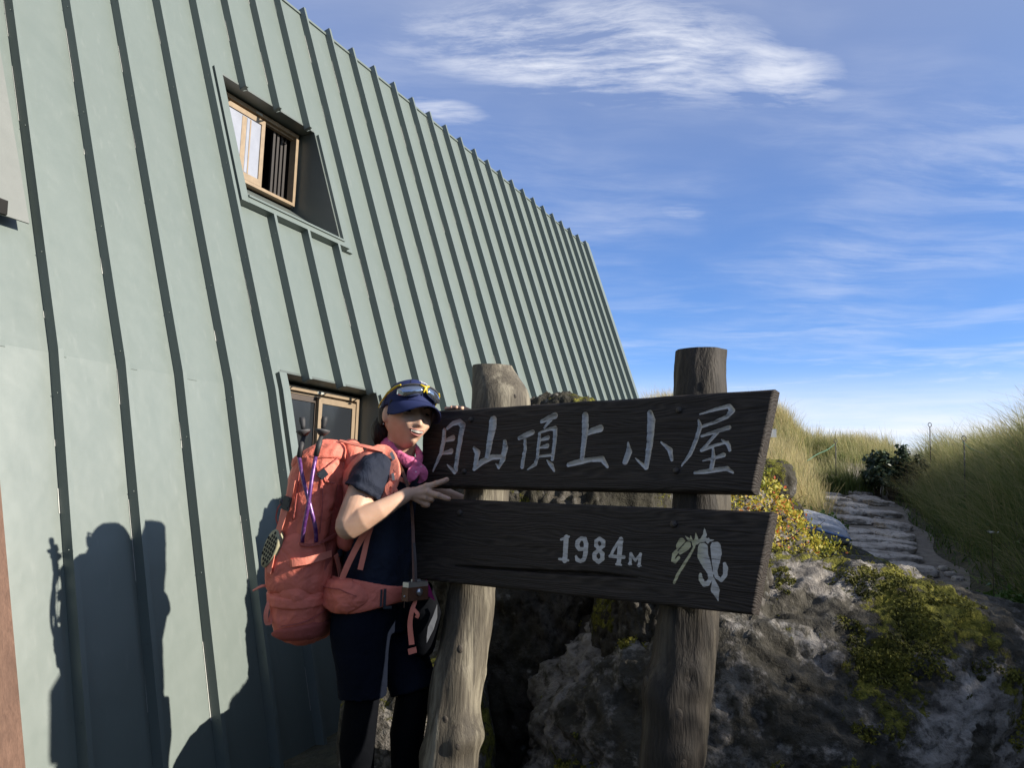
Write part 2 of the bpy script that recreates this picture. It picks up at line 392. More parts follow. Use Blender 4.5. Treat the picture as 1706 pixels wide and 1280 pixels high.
def mk_leaf(name, stops, trans=.35, rough=.55, tip=None):
    m = bpy.data.materials.new(name); m.use_nodes = True; t = NT(m.node_tree)
    out = t.n('ShaderNodeOutputMaterial'); d = t.n('ShaderNodeBsdfPrincipled'); tr = t.n('ShaderNodeBsdfTranslucent'); mx = t.n('ShaderNodeMixShader')
    a = t.n('ShaderNodeAttribute'); a.attribute_name = 'tone'
    c = t.ramp(a.outputs['Fac'], stops)
    if tip:
        a2 = t.n('ShaderNodeAttribute'); a2.attribute_name = 'along'
        c = t.mix(t.math('MULTIPLY', t.smooth(a2.outputs['Fac'], .45, 1.0), .60), c, tip)
    t.l(c, d.inputs['Base Color']); t.l(c, tr.inputs['Color']); d.inputs['Roughness'].default_value = rough; d.inputs['Specular IOR Level'].default_value = .3
    mx.inputs[0].default_value = trans; t.l(d.outputs[0], mx.inputs[1]); t.l(tr.outputs[0], mx.inputs[2]); t.l(mx.outputs[0], out.inputs[0])
    return m
MAT['grass'] = mk_leaf('mountain_grass', [(.0, (.095, .135, .036)), (.45, (.20, .230, .075)), (.75, (.35, .31, .13)), (1.0, (.50, .39, .20))], .45, .6, (.50, .41, .23))
MAT['yellow_leaf'] = mk_leaf('autumn_leaf', [(.0, (.07, .11, .02)), (.35, (.22, .24, .03)), (.8, (.48, .40, .06)), (.93, (.50, .26, .05)), (1.0, (.45, .10, .03))], .35, .5)
MAT['green_leaf'] = mk_leaf('shrub_leaf', [(.0, (.020, .034, .018)), (.6, (.045, .068, .034)), (1.0, (.09, .11, .05))], .15, .45)
MAT['herb_leaf'] = mk_leaf('herb_leaf', [(.0, (.035, .075, .012)), (.6, (.075, .13, .025)), (1.0, (.15, .19, .045))], .3, .5)
MAT['moss'] = mk_leaf('moss_tuft', [(.0, (.045, .048, .009)), (.6, (.155, .15, .022)), (1.0, (.31, .275, .05))], .2, .8)
MAT['stem'] = simple('woody_stem', (.05, .035, .022), .8)
# ------------------------------------------------------------------ ground and path
def xc(y): return np.interp(y, [-60, -5, 0, 3, 5, 7, 9, 15, 18, 60], [1.8, 1.8, 2.0, 2.7, 2.95, 3.5, 4.2, 6.24, 7.3, 20])
def zpath(y): return np.interp(y, [-60, -5, 2, 4, 6, 7, 9, 11, 13, 15, 16, 18, 30], [-1, -.15, 0, .08, .2, .3, .61, .92, 1.22, 1.5, 1.6, 1.7, 1.8])
def ground(x, y):
    x = np.asarray(x, float); y = np.asarray(y, float); q = x-xc(y); z = zpath(y)
    p3 = np.stack([x.ravel(), y.ravel(), 0*x.ravel()], 1)
    n1 = fbm(p3, .45, 4, 3).reshape(x.shape); n2 = fbm(p3, 1.9, 3, 9).reshape(x.shape)
    rq = sstep(.62, 1.75, q+.15*n1)
    crest = 1.78+.24*sstep(4.5, 9, y)+.10*np.clip(q-1.6, 0, 6)+.20*n1*sstep(3, 8, y)
    z = z+(crest-z)*rq
    lb = sstep(8.6, 12.5, y)*sstep(1.2, 3.0, x)
    z = z+lb*(.58*sstep(-.5, -1.5, q+.15*n1)+.25*sstep(-1.5, -4, q)+.12*n1*sstep(-.6, -1.4, q))
    z = z+.80*sstep(15.6, 18.4, y+.5*n1-.12*np.abs(q))*(1-rq)
    z = z+.035*n2*sstep(.45, .9, np.abs(q))
    z = z+4.6*sstep(-3.5, -13, y)*sstep(9, 3, x)*(1+.15*n1)       # unseen rise added behind the camera to block sky light
    r = np.hypot(x-4, y-8)
    return z-np.clip(r-26, 0, 900)*.16-sstep(0, 30, r-26)*.6
def axis(lo, hi, step, far):
    a = list(np.arange(lo, hi+.001, step)); g = step; v = hi
    out = []
    while v < far: g *= 1.28; v += g; out.append(v)
    v = lo; g = step; low = []
    while v > -far: g *= 1.28; v -= g; low.append(v)
    return np.array(low[::-1]+a+out)
gx, gy = axis(-3.5, 13, .14, 3000), axis(-3, 21, .14, 3000)
X, Y = np.meshgrid(gx, gy); Z = ground(X, Y)
nx, ny = len(gx), len(gy); idx = np.arange(nx*ny).reshape(ny, nx)
Q = np.stack([idx[:-1, :-1], idx[:-1, 1:], idx[1:, 1:], idx[1:, :-1]], -1).reshape(-1, 4)
g_o = quads_mesh('ground', np.stack([X, Y, Z], -1).reshape(-1, 3), Q, MAT['soil'], None, True); g_o['kind'] = 'structure'
# the trodden strip between the slabs, a sheet just above the ground
py_ = np.arange(-2, 16.6, .12); pq = np.linspace(-.62, .62, 11); V = []
for y in py_:
    xs = xc(y)+pq*(1+.12*math.sin(3*y)); zz = ground(xs, np.full(11, y))+.012
    V += [(a, y, c) for a, c in zip(xs, zz)]
V = np.array(V); idx = np.arange(len(V)).reshape(-1, 11)
Q = np.stack([idx[:-1, :-1], idx[:-1, 1:], idx[1:, 1:], idx[1:, :-1]], -1).reshape(-1, 4)
po = quads_mesh('path', V, Q, MAT['gravel'], None, True); po['kind'] = 'structure'

def ico(sub):
    bm = bmesh.new(); bmesh.ops.create_icosphere(bm, subdivisions=sub, radius=1)
    v = np.array([x.co[:] for x in bm.verts]); f = np.array([[q.index for q in x.verts] for x in bm.faces]); bm.free()
    return v, f
ICO = {k: ico(k) for k in (4, 5, 7)}
def boulder(name, c, r, seed, label, cat='boulder', sub=7, amp=.16, p=2.7, rot=0, mat='rock', moss=None, shear=None, group=None):
    d, f = ICO[sub]
    rr = (np.abs(d)**p).sum(1)**(-1/p)
    v = d*rr[:, None]
    n = fbm(d, 1.15, 2, seed)*.60+fbm(d, 3.4, 4, seed+20, .55)*.15
    ridge = 1-np.abs(fbm(d, 2.3, 4, seed+40, .55)); pit = np.clip(fbm(d, 11, 3, seed+60, .6)-.15, 0, 1)
    v = v*(1+amp*n+amp*.20*(ridge-.6)-.045*pit-.020*np.clip(fbm(d, 26, 3, seed+90, .6)-.1, 0, 1)+.013*fbm(d, 15, 5, seed+80, .72))[:, None]
    v = v*np.array(r); ca, sa = math.cos(rot), math.sin(rot)
    v = v@np.array([[ca, sa, 0], [-sa, ca, 0], [0, 0, 1]])
    if shear is not None: v[:, 0] += v[:, 2]*shear[0]; v[:, 2] += v[:, 0]*shear[1]
    v = v+np.array(c)
    attrs = {'moss': moss(v, d) if moss else np.zeros(len(v))}
    o = quads_mesh(name, v, f, MAT[mat], None, True, attrs)
    tag(o, label, cat, group); return o, v, f, attrs['moss']
top_moss = lambda v, d: np.clip(.1+.45*d[:, 2]+.5*fbm(v, 1.9, 3, 5), 0, 1)
boulder('boulder', (.20, 4.15, .70), (.60, .60, 1.05), 3, 'tall mossy boulder standing behind the sign, its top showing above the name board', moss=lambda v, d: np.clip(.0+.2*d[:, 2]+.5*fbm(v, 2.3, 3, 5), 0, 1), p=3.2, amp=.13, mat='rock_shade_tone')
mB = lambda v, d: np.clip(.0+.80*np.exp(-((v[:, 0]-1.42)/.36)**2-((v[:, 2]-.90)/.20)**2)+.25*np.exp(-((v[:, 0]-1.74)/.10)**2)*sstep(.3, .7, v[:, 2])+.15*sstep(1.0, 1.1, v[:, 2])+.45*fbm(v, 3.2, 3, 8), 0, 1)
oB, vB, fB, moB = boulder('boulder', (1.12, 3.50, .30), (.98, .72, .80), 11, 'rough boulder with sunlit crest and moss patch below the right end of the sign', moss=mB, amp=.17, p=2.5)
oC, vC, fC, moC = boulder('boulder', (1.98, 4.05, .14), (.88, .85, .76), 24, 'dark grey pitted boulder at the lower right, in front of the stone path', moss=lambda v, d: np.clip(-.05+.4*fbm(v, 2.6, 3, 15)+.45*np.exp(-((v[:, 0]-1.5)/.2)**2), 0, 1), amp=.12, mat='rock_grey', p=2.4)
boulder('boulder', (.72, 3.38, .62), (.36, .36, .62), 71, 'rock added to shade the tall boulder, hidden mostly behind the lower board, between the two posts', moss=lambda v, d: np.clip(-.1+.5*fbm(v, 3, 3, 19), 0, 1), amp=.12, mat='rock_shade_tone', p=2.8, sub=7)  # added to keep the sun off the tall boulder behind it
boulder('boulder', (-.36, 3.50, .20), (.30, .40, .50), 31, 'shaded brown rock behind the hiker, beside the green hut wall', moss=top_moss, amp=.16, sub=5)
oD, vD, fD, moD = boulder('boulder', (1.08, 6.15, .62), (1.00, 1.05, .95), 42, 'rounded rock mound under the yellow leaved shrub, behind the sign', moss=top_moss, amp=.13)
boulder('rock', tuple(P(1287, 792, 6.0)-np.array([.02, 0, .05])), (.17, .2, .16), 55, 'small upright grey rock beside the right end of the name board', 'rock', 5, .2, moss=top_moss, mat='rock_grey')
boulder('rock', (2.80, 7.95, .60), (.62, .72, .40), 58, 'low rock under the pale sacks at the left edge of the path', 'rock', 5, .16, moss=top_moss, mat='rock_grey')
boulder('rock', tuple(P(1313, 852, 7.9)-np.array([0, 0, .24])), (.15, .17, .36), 59, 'dark brown rock just behind the pale sacks', 'rock', 5, .2, mat='rock_grey')
boulder('rock', tuple(P(1420, 938, 6.9)-np.array([0, 0, .14])), (.32, .40, .20), 63, 'low sloping rock between the pale sacks and the foreground boulder', 'rock', 5, .15, mat='rock_grey', moss=top_moss)

def surf(xp, yp, lo, hi):             # where the ray through (xp, yp) meets the path
    best = None
    for d in np.arange(lo, hi, .02):
        p = P(xp, yp, d)
        if p[2] <= zpath(d)+.03: return p
    return P(xp, yp, hi)
slabs = [(1466, 1568, 934, 960), (1424, 1544, 917, 937), (1422, 1538, 906, 920), (1416, 1528, 894, 910), (1411, 1468, 881, 895), (1478, 1540, 885, 902),
         (1478, 1534, 862, 884), (1402, 1470, 858, 875), (1411, 1453, 847, 860), (1452, 1508, 850, 862), (1410, 1462, 839, 849), (1456, 1500, 834, 843),
         (1381, 1429, 829, 838), (1425, 1471, 828, 836), (1377, 1405, 822, 829), (1423, 1457, 820, 827)]
slab_words = ['broad flat slab nearest the boulder, first step of the stone path', 'wide cracked slab forming the second step of the stone path', 'wide thin slab forming the third step of the stone path',
              'broad smooth slab forming the fourth step of the stone path', 'short slab on the left of the fifth path step', 'thin tilted slab on the right of the fifth path step', 'thick dark fronted block on the right of the path',
              'rough slab across the path beside the green herbs left of it', 'small slab on the left, halfway up the path', 'slab with a shaded front on the right, halfway up the path', 'narrow slab on the left in the upper part of the path',
              'narrow slab on the right under the grass in the upper path', 'pale slab at the left bend of the upper path', 'flat slab in the middle near the top of the path', 'small stone at the far left end of the path', 'small stone at the far top of the path below the dark grass']
for k, (x0, x1, y0, y1) in enumerate(slabs):
    a = surf((x0+x1)/2, y1, 6.0, 17); bq = surf((x0+x1)/2, y0, a[1]+.1, 18)
    wid = (x1-x0)/FPX*a[1]; L = min(max(bq[1]-a[1], .25), .8)
    d, f = ICO[5]
    rr = (np.abs(d[:, :2])**3.2).sum(1); rr = np.where(rr > 1e-6, rr, 1e-6)
    v = d*((np.abs(d)**4).sum(1)**(-1/4))[:, None]
    v = v*(1+.16*fbm(d*np.array([1, 1, .3]), 1.6, 3, 100+k))[:, None]
    v[:, 2] += .22*fbm(d, 2.3, 3, 130+k)
    v = v*np.array([wid*(.50+.05*math.sin(k*2.3)), L*.49, .058])
    v[:, 2] += v[:, 0]*random.uniform(-.06, .06)+.006*fbm(v, 9, 3, 160+k)+v[:, 1]*.06
    v = v+np.array([a[0], a[1]+L/2, float(zpath(a[1]+L/2))+.020])
    o = quads_mesh('path_slab', v, f, MAT['slab'], None, True, {'moss': np.zeros(len(v))})
    tag(o, slab_words[k], 'stone slab', 'stone slabs paving the path')
# loose pebbles along the path edge
for k, (x, y) in enumerate([(1583, 958), (1596, 966), (1572, 948), (1470, 872), (1462, 866)]):
    a = surf(x, y, 6, 14)
    boulder('pebble', tuple(a), (.06, .05, .035), 200+k, 'small loose pebble beside the path slabs', 'pebble', 4, .2, mat='slab', group='loose pebbles beside the path')

# ------------------------------------------------------------------ hut: a steep seamed metal roof that comes down as a wall
DW = 2.75; KS = DW/3.0
WU = unit([.4306, .9025, 0]); WH = unit([-.9025, .4306, 0]); ZZ = np.array([0, 0, 1.0])
A1, A2 = math.radians(18.74), math.radians(14.3)
WV1 = WH*math.sin(A1)+ZZ*math.cos(A1); WV2 = WH*math.sin(A2)+ZZ*math.cos(A2)
N1 = -WH*math.cos(A1)+ZZ*math.sin(A1); N2 = -WH*math.cos(A2)+ZZ*math.sin(A2)
SK, STOP, TEND = 1.62*KS, 5.285*KS, 12.05*KS
SBOT = SK-(CAM[2]+SK*WV1[2]-DW*math.sin(A1)*1.0+.25)/WV2[2]-.0
TBEG = -2.2
def WP(t, s, off=0.0):                # a point of the wall: metres along, metres up the slope, metres proud
    if s >= SK: return CAM-N1*DW+WU*t+WV1*s+N1*off
    nn = N2 if s < SK-.02 else unit(N1+N2)
    return CAM-N1*DW+WU*t+WV1*SK+WV2*(s-SK)+nn*off
def wall_hit(x, y, off=0.0):          # wall coordinates that the photo shows at (x, y)
    r = ray(x, y); k = (DW-off)/(-N1@r); q = k*r; s = q@WV1
    if s >= SK: return q@WU, s
    b = -N1*DW+WV1*SK; k = (N2@b+off)/(N2@r); q = k*r-b
    return q@WU, SK+q@WV2
hut = empty('mountain_hut', tuple(WP(2.0, SBOT)), 'green metal clad mountain hut with a steep ribbed wall and two small recessed windows', 'hut')
T0, TR = 2.355*KS, .3455*KS
ribs = [T0+TR*i for i in range(-12, 29)]
wins = [(3.845*KS, 4.905*KS, 2.985*KS, 3.98*KS), (3.86*KS, 4.90*KS, .80*KS, 1.772*KS)]
# skin
tb = sorted(set([TBEG, TEND]+[w_[0] for w_ in wins]+[w_[1] for w_ in wins]+[x for x in ribs if TBEG < x < TEND]))
sb = sorted(set([SBOT, SK, STOP]+[q for w_ in wins for q in w_[2:]]+list(np.arange(SBOT+.5, STOP, .55))))
mb = MB()
for i in range(len(tb)-1):
    for j in range(len(sb)-1):
        tm, sm_ = (tb[i]+tb[i+1])/2, (sb[j]+sb[j+1])/2
        if any(w_[0] < tm < w_[1] and w_[2] < sm_ < w_[3] for w_ in wins): continue
        mb.add([WP(tb[i], sb[j]), WP(tb[i+1], sb[j]), WP(tb[i+1], sb[j+1]), WP(tb[i], sb[j+1])], [(0, 1, 2, 3)])
mb.build('wall', MAT['panel'], hut)
# upper roof, gable ends and back: the rest of the body
mb = MB()
def up(t, d, z): return WP(t, STOP)+WH*d+ZZ*z
for a, b_ in (((0, 0), (2.2, 1.05)), ((2.2, 1.05), (4.4, 0))):
    mb.add([up(TBEG, *a), up(TEND, *a), up(TEND, *b_), up(TBEG, *b_)], [(0, 1, 2, 3)])
mb.build('upper_roof', MAT['panel'], hut)
mb = MB(); zb = WP(0, SBOT)[2]-WP(0, STOP)[2]
for t in (TEND-.012, TBEG+.012):
    prof = [WP(t, SBOT), WP(t, SK), WP(t, STOP), up(t, 2.2, 1.05), up(t, 4.4, 0), up(t, 6.1, zb)]
    mb.add(prof, [tuple(range(6))])
mb.add([up(TBEG, 4.4, 0), up(TEND, 4.4, 0), up(TEND, 6.1, zb), up(TBEG, 6.1, zb)], [(0, 1, 2, 3)])
mb.build('gable_wall', MAT['panel'], hut)
# standing ribs, with end caps, lap joints and screws
RW, RH = .026, .052
rib = MB(); scr = MB(); chips = MB()
def rib_run(t, s0, s1):
    cuts = [s0]+([SK] if s0 < SK < s1 else [])+[s1]
    rings = []
    for s in cuts:
        rings.append([WP(t-RW/2, s, .001), WP(t-RW/2+.003, s, RH), WP(t+RW/2, s, RH), WP(t+RW/2, s, .001)])
    rib.loft(rings, True)
for i, t in enumerate(ribs):
    if not TBEG < t < TEND: continue
    segs = [(SBOT, STOP+.035)]
    for w_ in wins:
        if w_[0]-.03 < t < w_[1]+.02:
            nw = []
            for a, b_ in segs:
                if a < w_[2] < b_: nw += [(a, w_[2]-.06), (w_[3]-.035, b_)]
                else: nw.append((a, b_))
            segs = nw
    for a, b_ in segs: rib_run(t, a, b_)
    for s in np.arange(SBOT+.2+.13*((i*7) % 5), STOP, .62):
        if any(w_[0]-.05 < t < w_[1]+.05 and w_[2]-.1 < s < w_[3]+.1 for w_ in wins): continue
        scr.box(WP(t-RW/2-.001, s, .034), WU*.0016, WV1*.0020, N1*.0020)
    # flaked paint along the foot of each rib, on the near side
    s = SBOT
    while s < STOP:
        L = random.uniform(.02, .35)
        if random.random() < .55 and t < 7 and not any(w_[0]-.15 < t < w_[1]+.15 and w_[2]-.15 < s+L and s < w_[3]+.15 for w_ in wins) and not (s < SK < s+L):
            wd = random.uniform(.002, .0055)
            chips.add([WP(t-RW/2-.001-wd, s, .0022), WP(t-RW/2-.001, s, .0022), WP(t-RW/2-.001, s+L, .0022), WP(t-RW/2-.001-wd*random.uniform(.2, 1), s+L, .0022)], [(0, 1, 2, 3)])
        s += L+random.uniform(.02, .5)
rib.build('standing_seam', MAT['panel'], hut)
scr.build('screw', MAT['panel'], hut)['kind'] = 'stuff'
chips.build('flaked_paint', MAT['chip'], hut)['kind'] = 'stuff'
lap = MB()
for i in range(len(ribs)-1):          # sheet laps: a hair step between two ribs
    for s in [SK-.01]:
        t0_, t1_ = ribs[i]+RW/2, ribs[i+1]-RW/2
        if t1_ > TEND or t0_ < TBEG or any(w_[0]-.1 < t1_ and t0_ < w_[1]+.1 and w_[2]-.1 < s < w_[3]+.1 for w_ in wins): continue
        t1_ = t0_+.05+.03*(i % 3)
        lap.hexa([WP(t0_, s+.001, .0005), WP(t1_, s+.001, .0005), WP(t1_, s+.03, .0005), WP(t0_, s+.03, .0005)], [WP(t0_, s+.001, .0028), WP(t1_, s+.001, .0028), WP(t1_, s+.03, .0014), WP(t0_, s+.03, .0014)])
lap.build('sheet_lap', MAT['panel'], hut)['kind'] = 'stuff'
# edge trim along the top and the far end
tr = MB()
tr.hexa([WP(TBEG, STOP-.012, -.02), WP(TEND, STOP-.012, -.02), WP(TEND, STOP+.012, -.02), WP(TBEG, STOP+.012, -.02)], [WP(TBEG, STOP-.012, .012), WP(TEND, STOP-.012, .012), WP(TEND, STOP+.012, .012), WP(TBEG, STOP+.012, .012)])
for s0, s1 in ((SBOT, SK), (SK, STOP+.03)):
    tr.hexa([WP(TEND, s0, -.03), WP(TEND+.10, s0, -.03), WP(TEND+.10, s1, -.03), WP(TEND, s1, -.03)], [WP(TEND, s0, .05), WP(TEND+.10, s0, .05), WP(TEND+.10, s1, .05), WP(TEND, s1, .05)])
tr.build('edge_trim', MAT['panel'], hut)

def hut_window(wi, open_sash):
    t0, t1, s0, s1 = wins[wi]
    wn = mesh_obj('window', *room_box(t0, t1, s0, s1), MAT['room'], hut)
    # recess: soffit, jambs, sill sloping surfaces; the glazing stands upright
    zt = WP(t0, s1)[2]-(.012 if wi == 0 else .035); zbt = WP(t0, s0)[2]+.30
    def V(t, z, d=0.0):               # a point of the upright window plane, d metres out of it
        base = CAM-N1*DW+WU*t+WV1*s1+WH*.17; return np.array([base[0], base[1], 0])-np.array([WH[0], WH[1], 0])*d+ZZ*z
    j = MB(); th = .012
    for t, sg in ((t0, 1), (t1, -1)):
        a = [WP(t, s1), V(t, zt), V(t, zbt), WP(t, s0)]
        if s0 < SK < s1: a.append(WP(t, SK))
        b_ = [q+WU*sg*th for q in a]; n = len(a)
        j.add(a+b_, [tuple(range(n)), tuple(range(2*n-1, n-1, -1))]+[(k, (k+1) % n, (k+1) % n+n, k+n) for k in range(n)])
    j.hexa([WP(t0+th, s1), WP(t1-th, s1), V(t1-th, zt+.01), V(t0+th, zt+.01)], [WP(t0+th, s1)+ZZ*.012, WP(t1-th, s1)+ZZ*.012, V(t1-th, zt+.022), V(t0+th, zt+.022)])
    j.hexa([WP(t0+th, s0)-ZZ*.012, WP(t1-th, s0)-ZZ*.012, V(t1-th, zbt-.012), V(t0+th, zbt-.012)], [WP(t0+th, s0), WP(t1-th, s0), V(t1-th, zbt), V(t0+th, zbt)])
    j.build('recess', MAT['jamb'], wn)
    # flashing: flat strips round the opening, standing like the ribs
    fl = MB(); H = .052
    def strip(ta, tb_, sa, sb_, h0=.001, h1=H):
        cuts = [sa]+([SK] if sa < SK < sb_ else [])+[sb_]
        fl.loft([[WP(ta, s, h0), WP(ta, s, h1), WP(tb_, s, h1), WP(tb_, s, h0)] for s in cuts], True)
    strip(t0-.062, t0-.002, s0-.062, s1-.03)                    # near jamb strip
    strip(t1+.004, t1+.075, s0-.062, s1-.02, .001, .022)        # far jamb strip
    strip(t0-.001, t1+.003, s0-.060, s0-.001)                   # sill strip
    strip(t0-.10, t0-.064, s0-.02, s1+.05, .001, .003)
    strip(t0, t1-.05, s0-.024, s0-.010, H+.001, H+.010)
    fl.build('flashing', MAT['panel'], wn)
    # dark pointed pieces that paint the shadows of the rib ends over the opening
    for t in ribs:
        if t0 < t < t1+.02:
            tails = MB(); tails.add([WP(t-RW/2, s1-.036, .002), WP(t-RW/2, s1-.036, RH), WP(t+RW/2+.055, s1+.0, .003), WP(t+RW/2, s1-.036, .002), WP(t-RW/2, s1-.030, .002), WP(t-RW/2, s1-.030, RH), WP(t+RW/2+.055, s1+.006, .003), WP(t+RW/2, s1-.030, .002)], [(0, 1, 2, 3), (4, 7, 6, 5), (0, 4, 5, 1), (1, 5, 6, 2), (2, 6, 7, 3), (3, 7, 4, 0)]); tails.build('rib_end_shadow', MAT['jamb'], wn)
    # glazing
    ta, tb_ = t0+th+.004, 4.865*KS
    z1, z0 = zt-.004, zbt+.012
    fr = MB(); fw = .026; dd = .03
    def bar(ta_, tb2, za, zb_, d0, d1): fr.hexa([V(ta_, za, d0), V(tb2, za, d0), V(tb2, zb_, d0), V(ta_, zb_, d0)], [V(ta_, za, d1), V(tb2, za, d1), V(tb2, zb_, d1), V(ta_, zb_, d1)])
    bar(ta, tb_, z1-fw, z1, 0, .055); bar(ta, tb_, z0, z0+fw*.8, 0, .055); bar(tb_-fw, tb_, z0+fw*.8, z1-fw, 0, .055); bar(ta, ta+fw, z0+fw*.8, z1-fw, 0, .055)
    bar(ta, tb_, z1-fw-.014, z1-fw-.002, .0, .030)
    fr.build('frame', MAT['bronze'], wn)
    bl = MB(); pass
    bl.hexa([V(tb_+.001, z0-.01, .002), V(t1-th, z0-.01, .002), V(t1-th, z1-.001, .002), V(tb_+.001, z1-.001, .002)], [V(tb_+.001, z0-.01, .02), V(t1-th, z0-.01, .02), V(t1-th, z1-.001, .02), V(tb_+.001, z1-.001, .02)])
    bl.build('blanking_panel', MAT['jamb'], wn)
    span = tb_-ta
    def sash(a, b_, d, pane, frm, name='sash'):
        m_ = MB(); w_ = .034
        def bb(p, q, r, s_): m_.hexa([V(p, r, d), V(q, r, d), V(q, s_, d), V(p, s_, d)], [V(p, r, d+.02), V(q, r, d+.02), V(q, s_, d+.02), V(p, s_, d+.02)])
        zt_, zb2 = z1-fw-.016, z0+fw*.8+.004
        bb(a, b_, zt_-w_, zt_); bb(a, b_, zb2, zb2+w_*1.3); bb(a, a+w_, zb2+w_*1.3, zt_-w_); bb(b_-w_, b_, zb2+w_*1.3, zt_-w_)
        so = m_.build(name, frm, wn)
        g_ = MB(); g_.hexa([V(a+w_, zb2+w_*1.3, d+.008), V(b_-w_, zb2+w_*1.3, d+.008), V(b_-w_, zt_-w_, d+.008), V(a+w_, zt_-w_, d+.008)], [V(a+w_, zb2+w_*1.3, d+.012), V(b_-w_, zb2+w_*1.3, d+.012), V(b_-w_, zt_-w_, d+.012), V(a+w_, zt_-w_, d+.012)])
        return so, g_
    if wi == 0:
        so, g_ = sash(ta+.02, ta+span*.63, .030, None, MAT['bronze']); g_.build('pane', MAT['frost'], wn)
        for a_, b2_, mt_ in ((.40, .445, 'bronze'), (.45, .475, 'frost'), (.48, .492, 'bronze')):
            st_ = MB(); st_.hexa([V(ta+span*a_, z0+.075, .0422), V(ta+span*b2_, z0+.075, .0422), V(ta+span*b2_, z1-.085, .0422), V(ta+span*a_, z1-.085, .0422)], [V(ta+span*a_, z0+.075, .0445), V(ta+span*b2_, z0+.075, .0445), V(ta+span*b2_, z1-.085, .0445), V(ta+span*a_, z1-.085, .0445)]); st_.build('stile', MAT[mt_], wn)
        so, g_ = sash(ta+.03, ta+span*.50, .008, None, MAT['bronze'], 'inner_sash')
        tk = MB()
        for k, fx in enumerate((.78, .83, .88, .93)):
            p_ = ta+span*fx; tk.hexa([V(p_, z0+.03, -.02-.012*k), V(p_+.022, z0+.03, -.02-.012*k), V(p_+.022, z1-.03, -.02-.012*k), V(p_, z1-.03, -.02-.012*k)], [V(p_, z0+.03, .0-.006*k), V(p_+.022, z0+.03, .0-.006*k), V(p_+.022, z1-.03, .0-.006*k), V(p_, z1-.03, .0-.006*k)])
        tk.build('folded_screen', MAT['track'], wn)
    else:
        so, g_ = sash(ta+span*.55, tb_-fw-.004, .030, None, MAT['bronze']); g_.build('pane', MAT['glass'], wn)
        so, g_ = sash(ta+.02, ta+span*.58, .006, None, MAT['bronze_dark'], 'inner_sash'); g_.build('pane', MAT['glass'], wn)
    lb = MB(); cxx = ta+span*.52   # small maker's plate on the head rail
    lb.hexa([V(cxx, z1-fw*.8, .0555), V(cxx+.06, z1-fw*.8, .0555), V(cxx+.06, z1-fw*.3, .0555), V(cxx, z1-fw*.3, .0555)], [V(cxx, z1-fw*.8, .057), V(cxx+.06, z1-fw*.8, .057), V(cxx+.06, z1-fw*.3, .057), V(cxx, z1-fw*.3, .057)])
    lb.build('head_plate', MAT['chip'], wn)
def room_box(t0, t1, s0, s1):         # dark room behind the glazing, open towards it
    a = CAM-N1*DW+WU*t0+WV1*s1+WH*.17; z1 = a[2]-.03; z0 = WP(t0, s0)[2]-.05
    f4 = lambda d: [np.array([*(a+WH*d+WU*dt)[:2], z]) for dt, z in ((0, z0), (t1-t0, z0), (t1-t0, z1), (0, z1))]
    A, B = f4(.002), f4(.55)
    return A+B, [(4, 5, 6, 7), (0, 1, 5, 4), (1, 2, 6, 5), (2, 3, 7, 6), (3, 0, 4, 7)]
hut_window(0, True); hut_window(1, False)
# pale weathered sheet lapped over the ribs at the upper left
fs = MB(); ta, sa = wall_hit(48, 373, .06); 
fs.hexa([WP(TBEG, sa+.02, .058), WP(ta, sa, .058), WP(ta-.115, STOP, .058), WP(TBEG, STOP, .058)], [WP(TBEG, sa+.02, .064), WP(ta, sa, .064), WP(ta-.115, STOP, .064), WP(TBEG, STOP, .064)])
fs.build('lapped_sheet', MAT['panel_old'], hut)
tn = MB(); te, se = wall_hit(12, 352, .07)
tn.hexa([WP(te-.5, se-.05, .066), WP(te-.005, se-.02, .066), WP(te-.02, se+.035, .066), WP(te-.5, se+.07, .066)], [WP(te-.5, se-.05, .075), WP(te-.005, se-.02, .075), WP(te-.02, se+.02, .11), WP(te-.5, se+.05, .11)])
tn.build('torn_flap', MAT['room'], hut)
# brown board along the foot of the wall at the left edge
pk = MB()
q0 = [wall_hit(3, 800, .05), wall_hit(47, 1290, .05)]
k_ = (SBOT+.12-q0[0][1])/(q0[1][1]-q0[0][1]); q0[1] = (q0[0][0]+(q0[1][0]-q0[0][0])*k_, SBOT+.12)
def pk_pt(k, dt, off): t, s = q0[k]; return WP(t+dt, s, off)
pk.hexa([pk_pt(1, -.17, .05), pk_pt(1, -.022, .05), pk_pt(0, -.022, .05), pk_pt(0, -.17, .05)], [pk_pt(1, -.17, .072), pk_pt(1, -.022, .072), pk_pt(0, -.022, .072), pk_pt(0, -.17, .072)])
tag(pk.build('wooden_board', MAT['plank']), 'reddish brown wooden board propped upright against the near end of the hut wall', 'board')
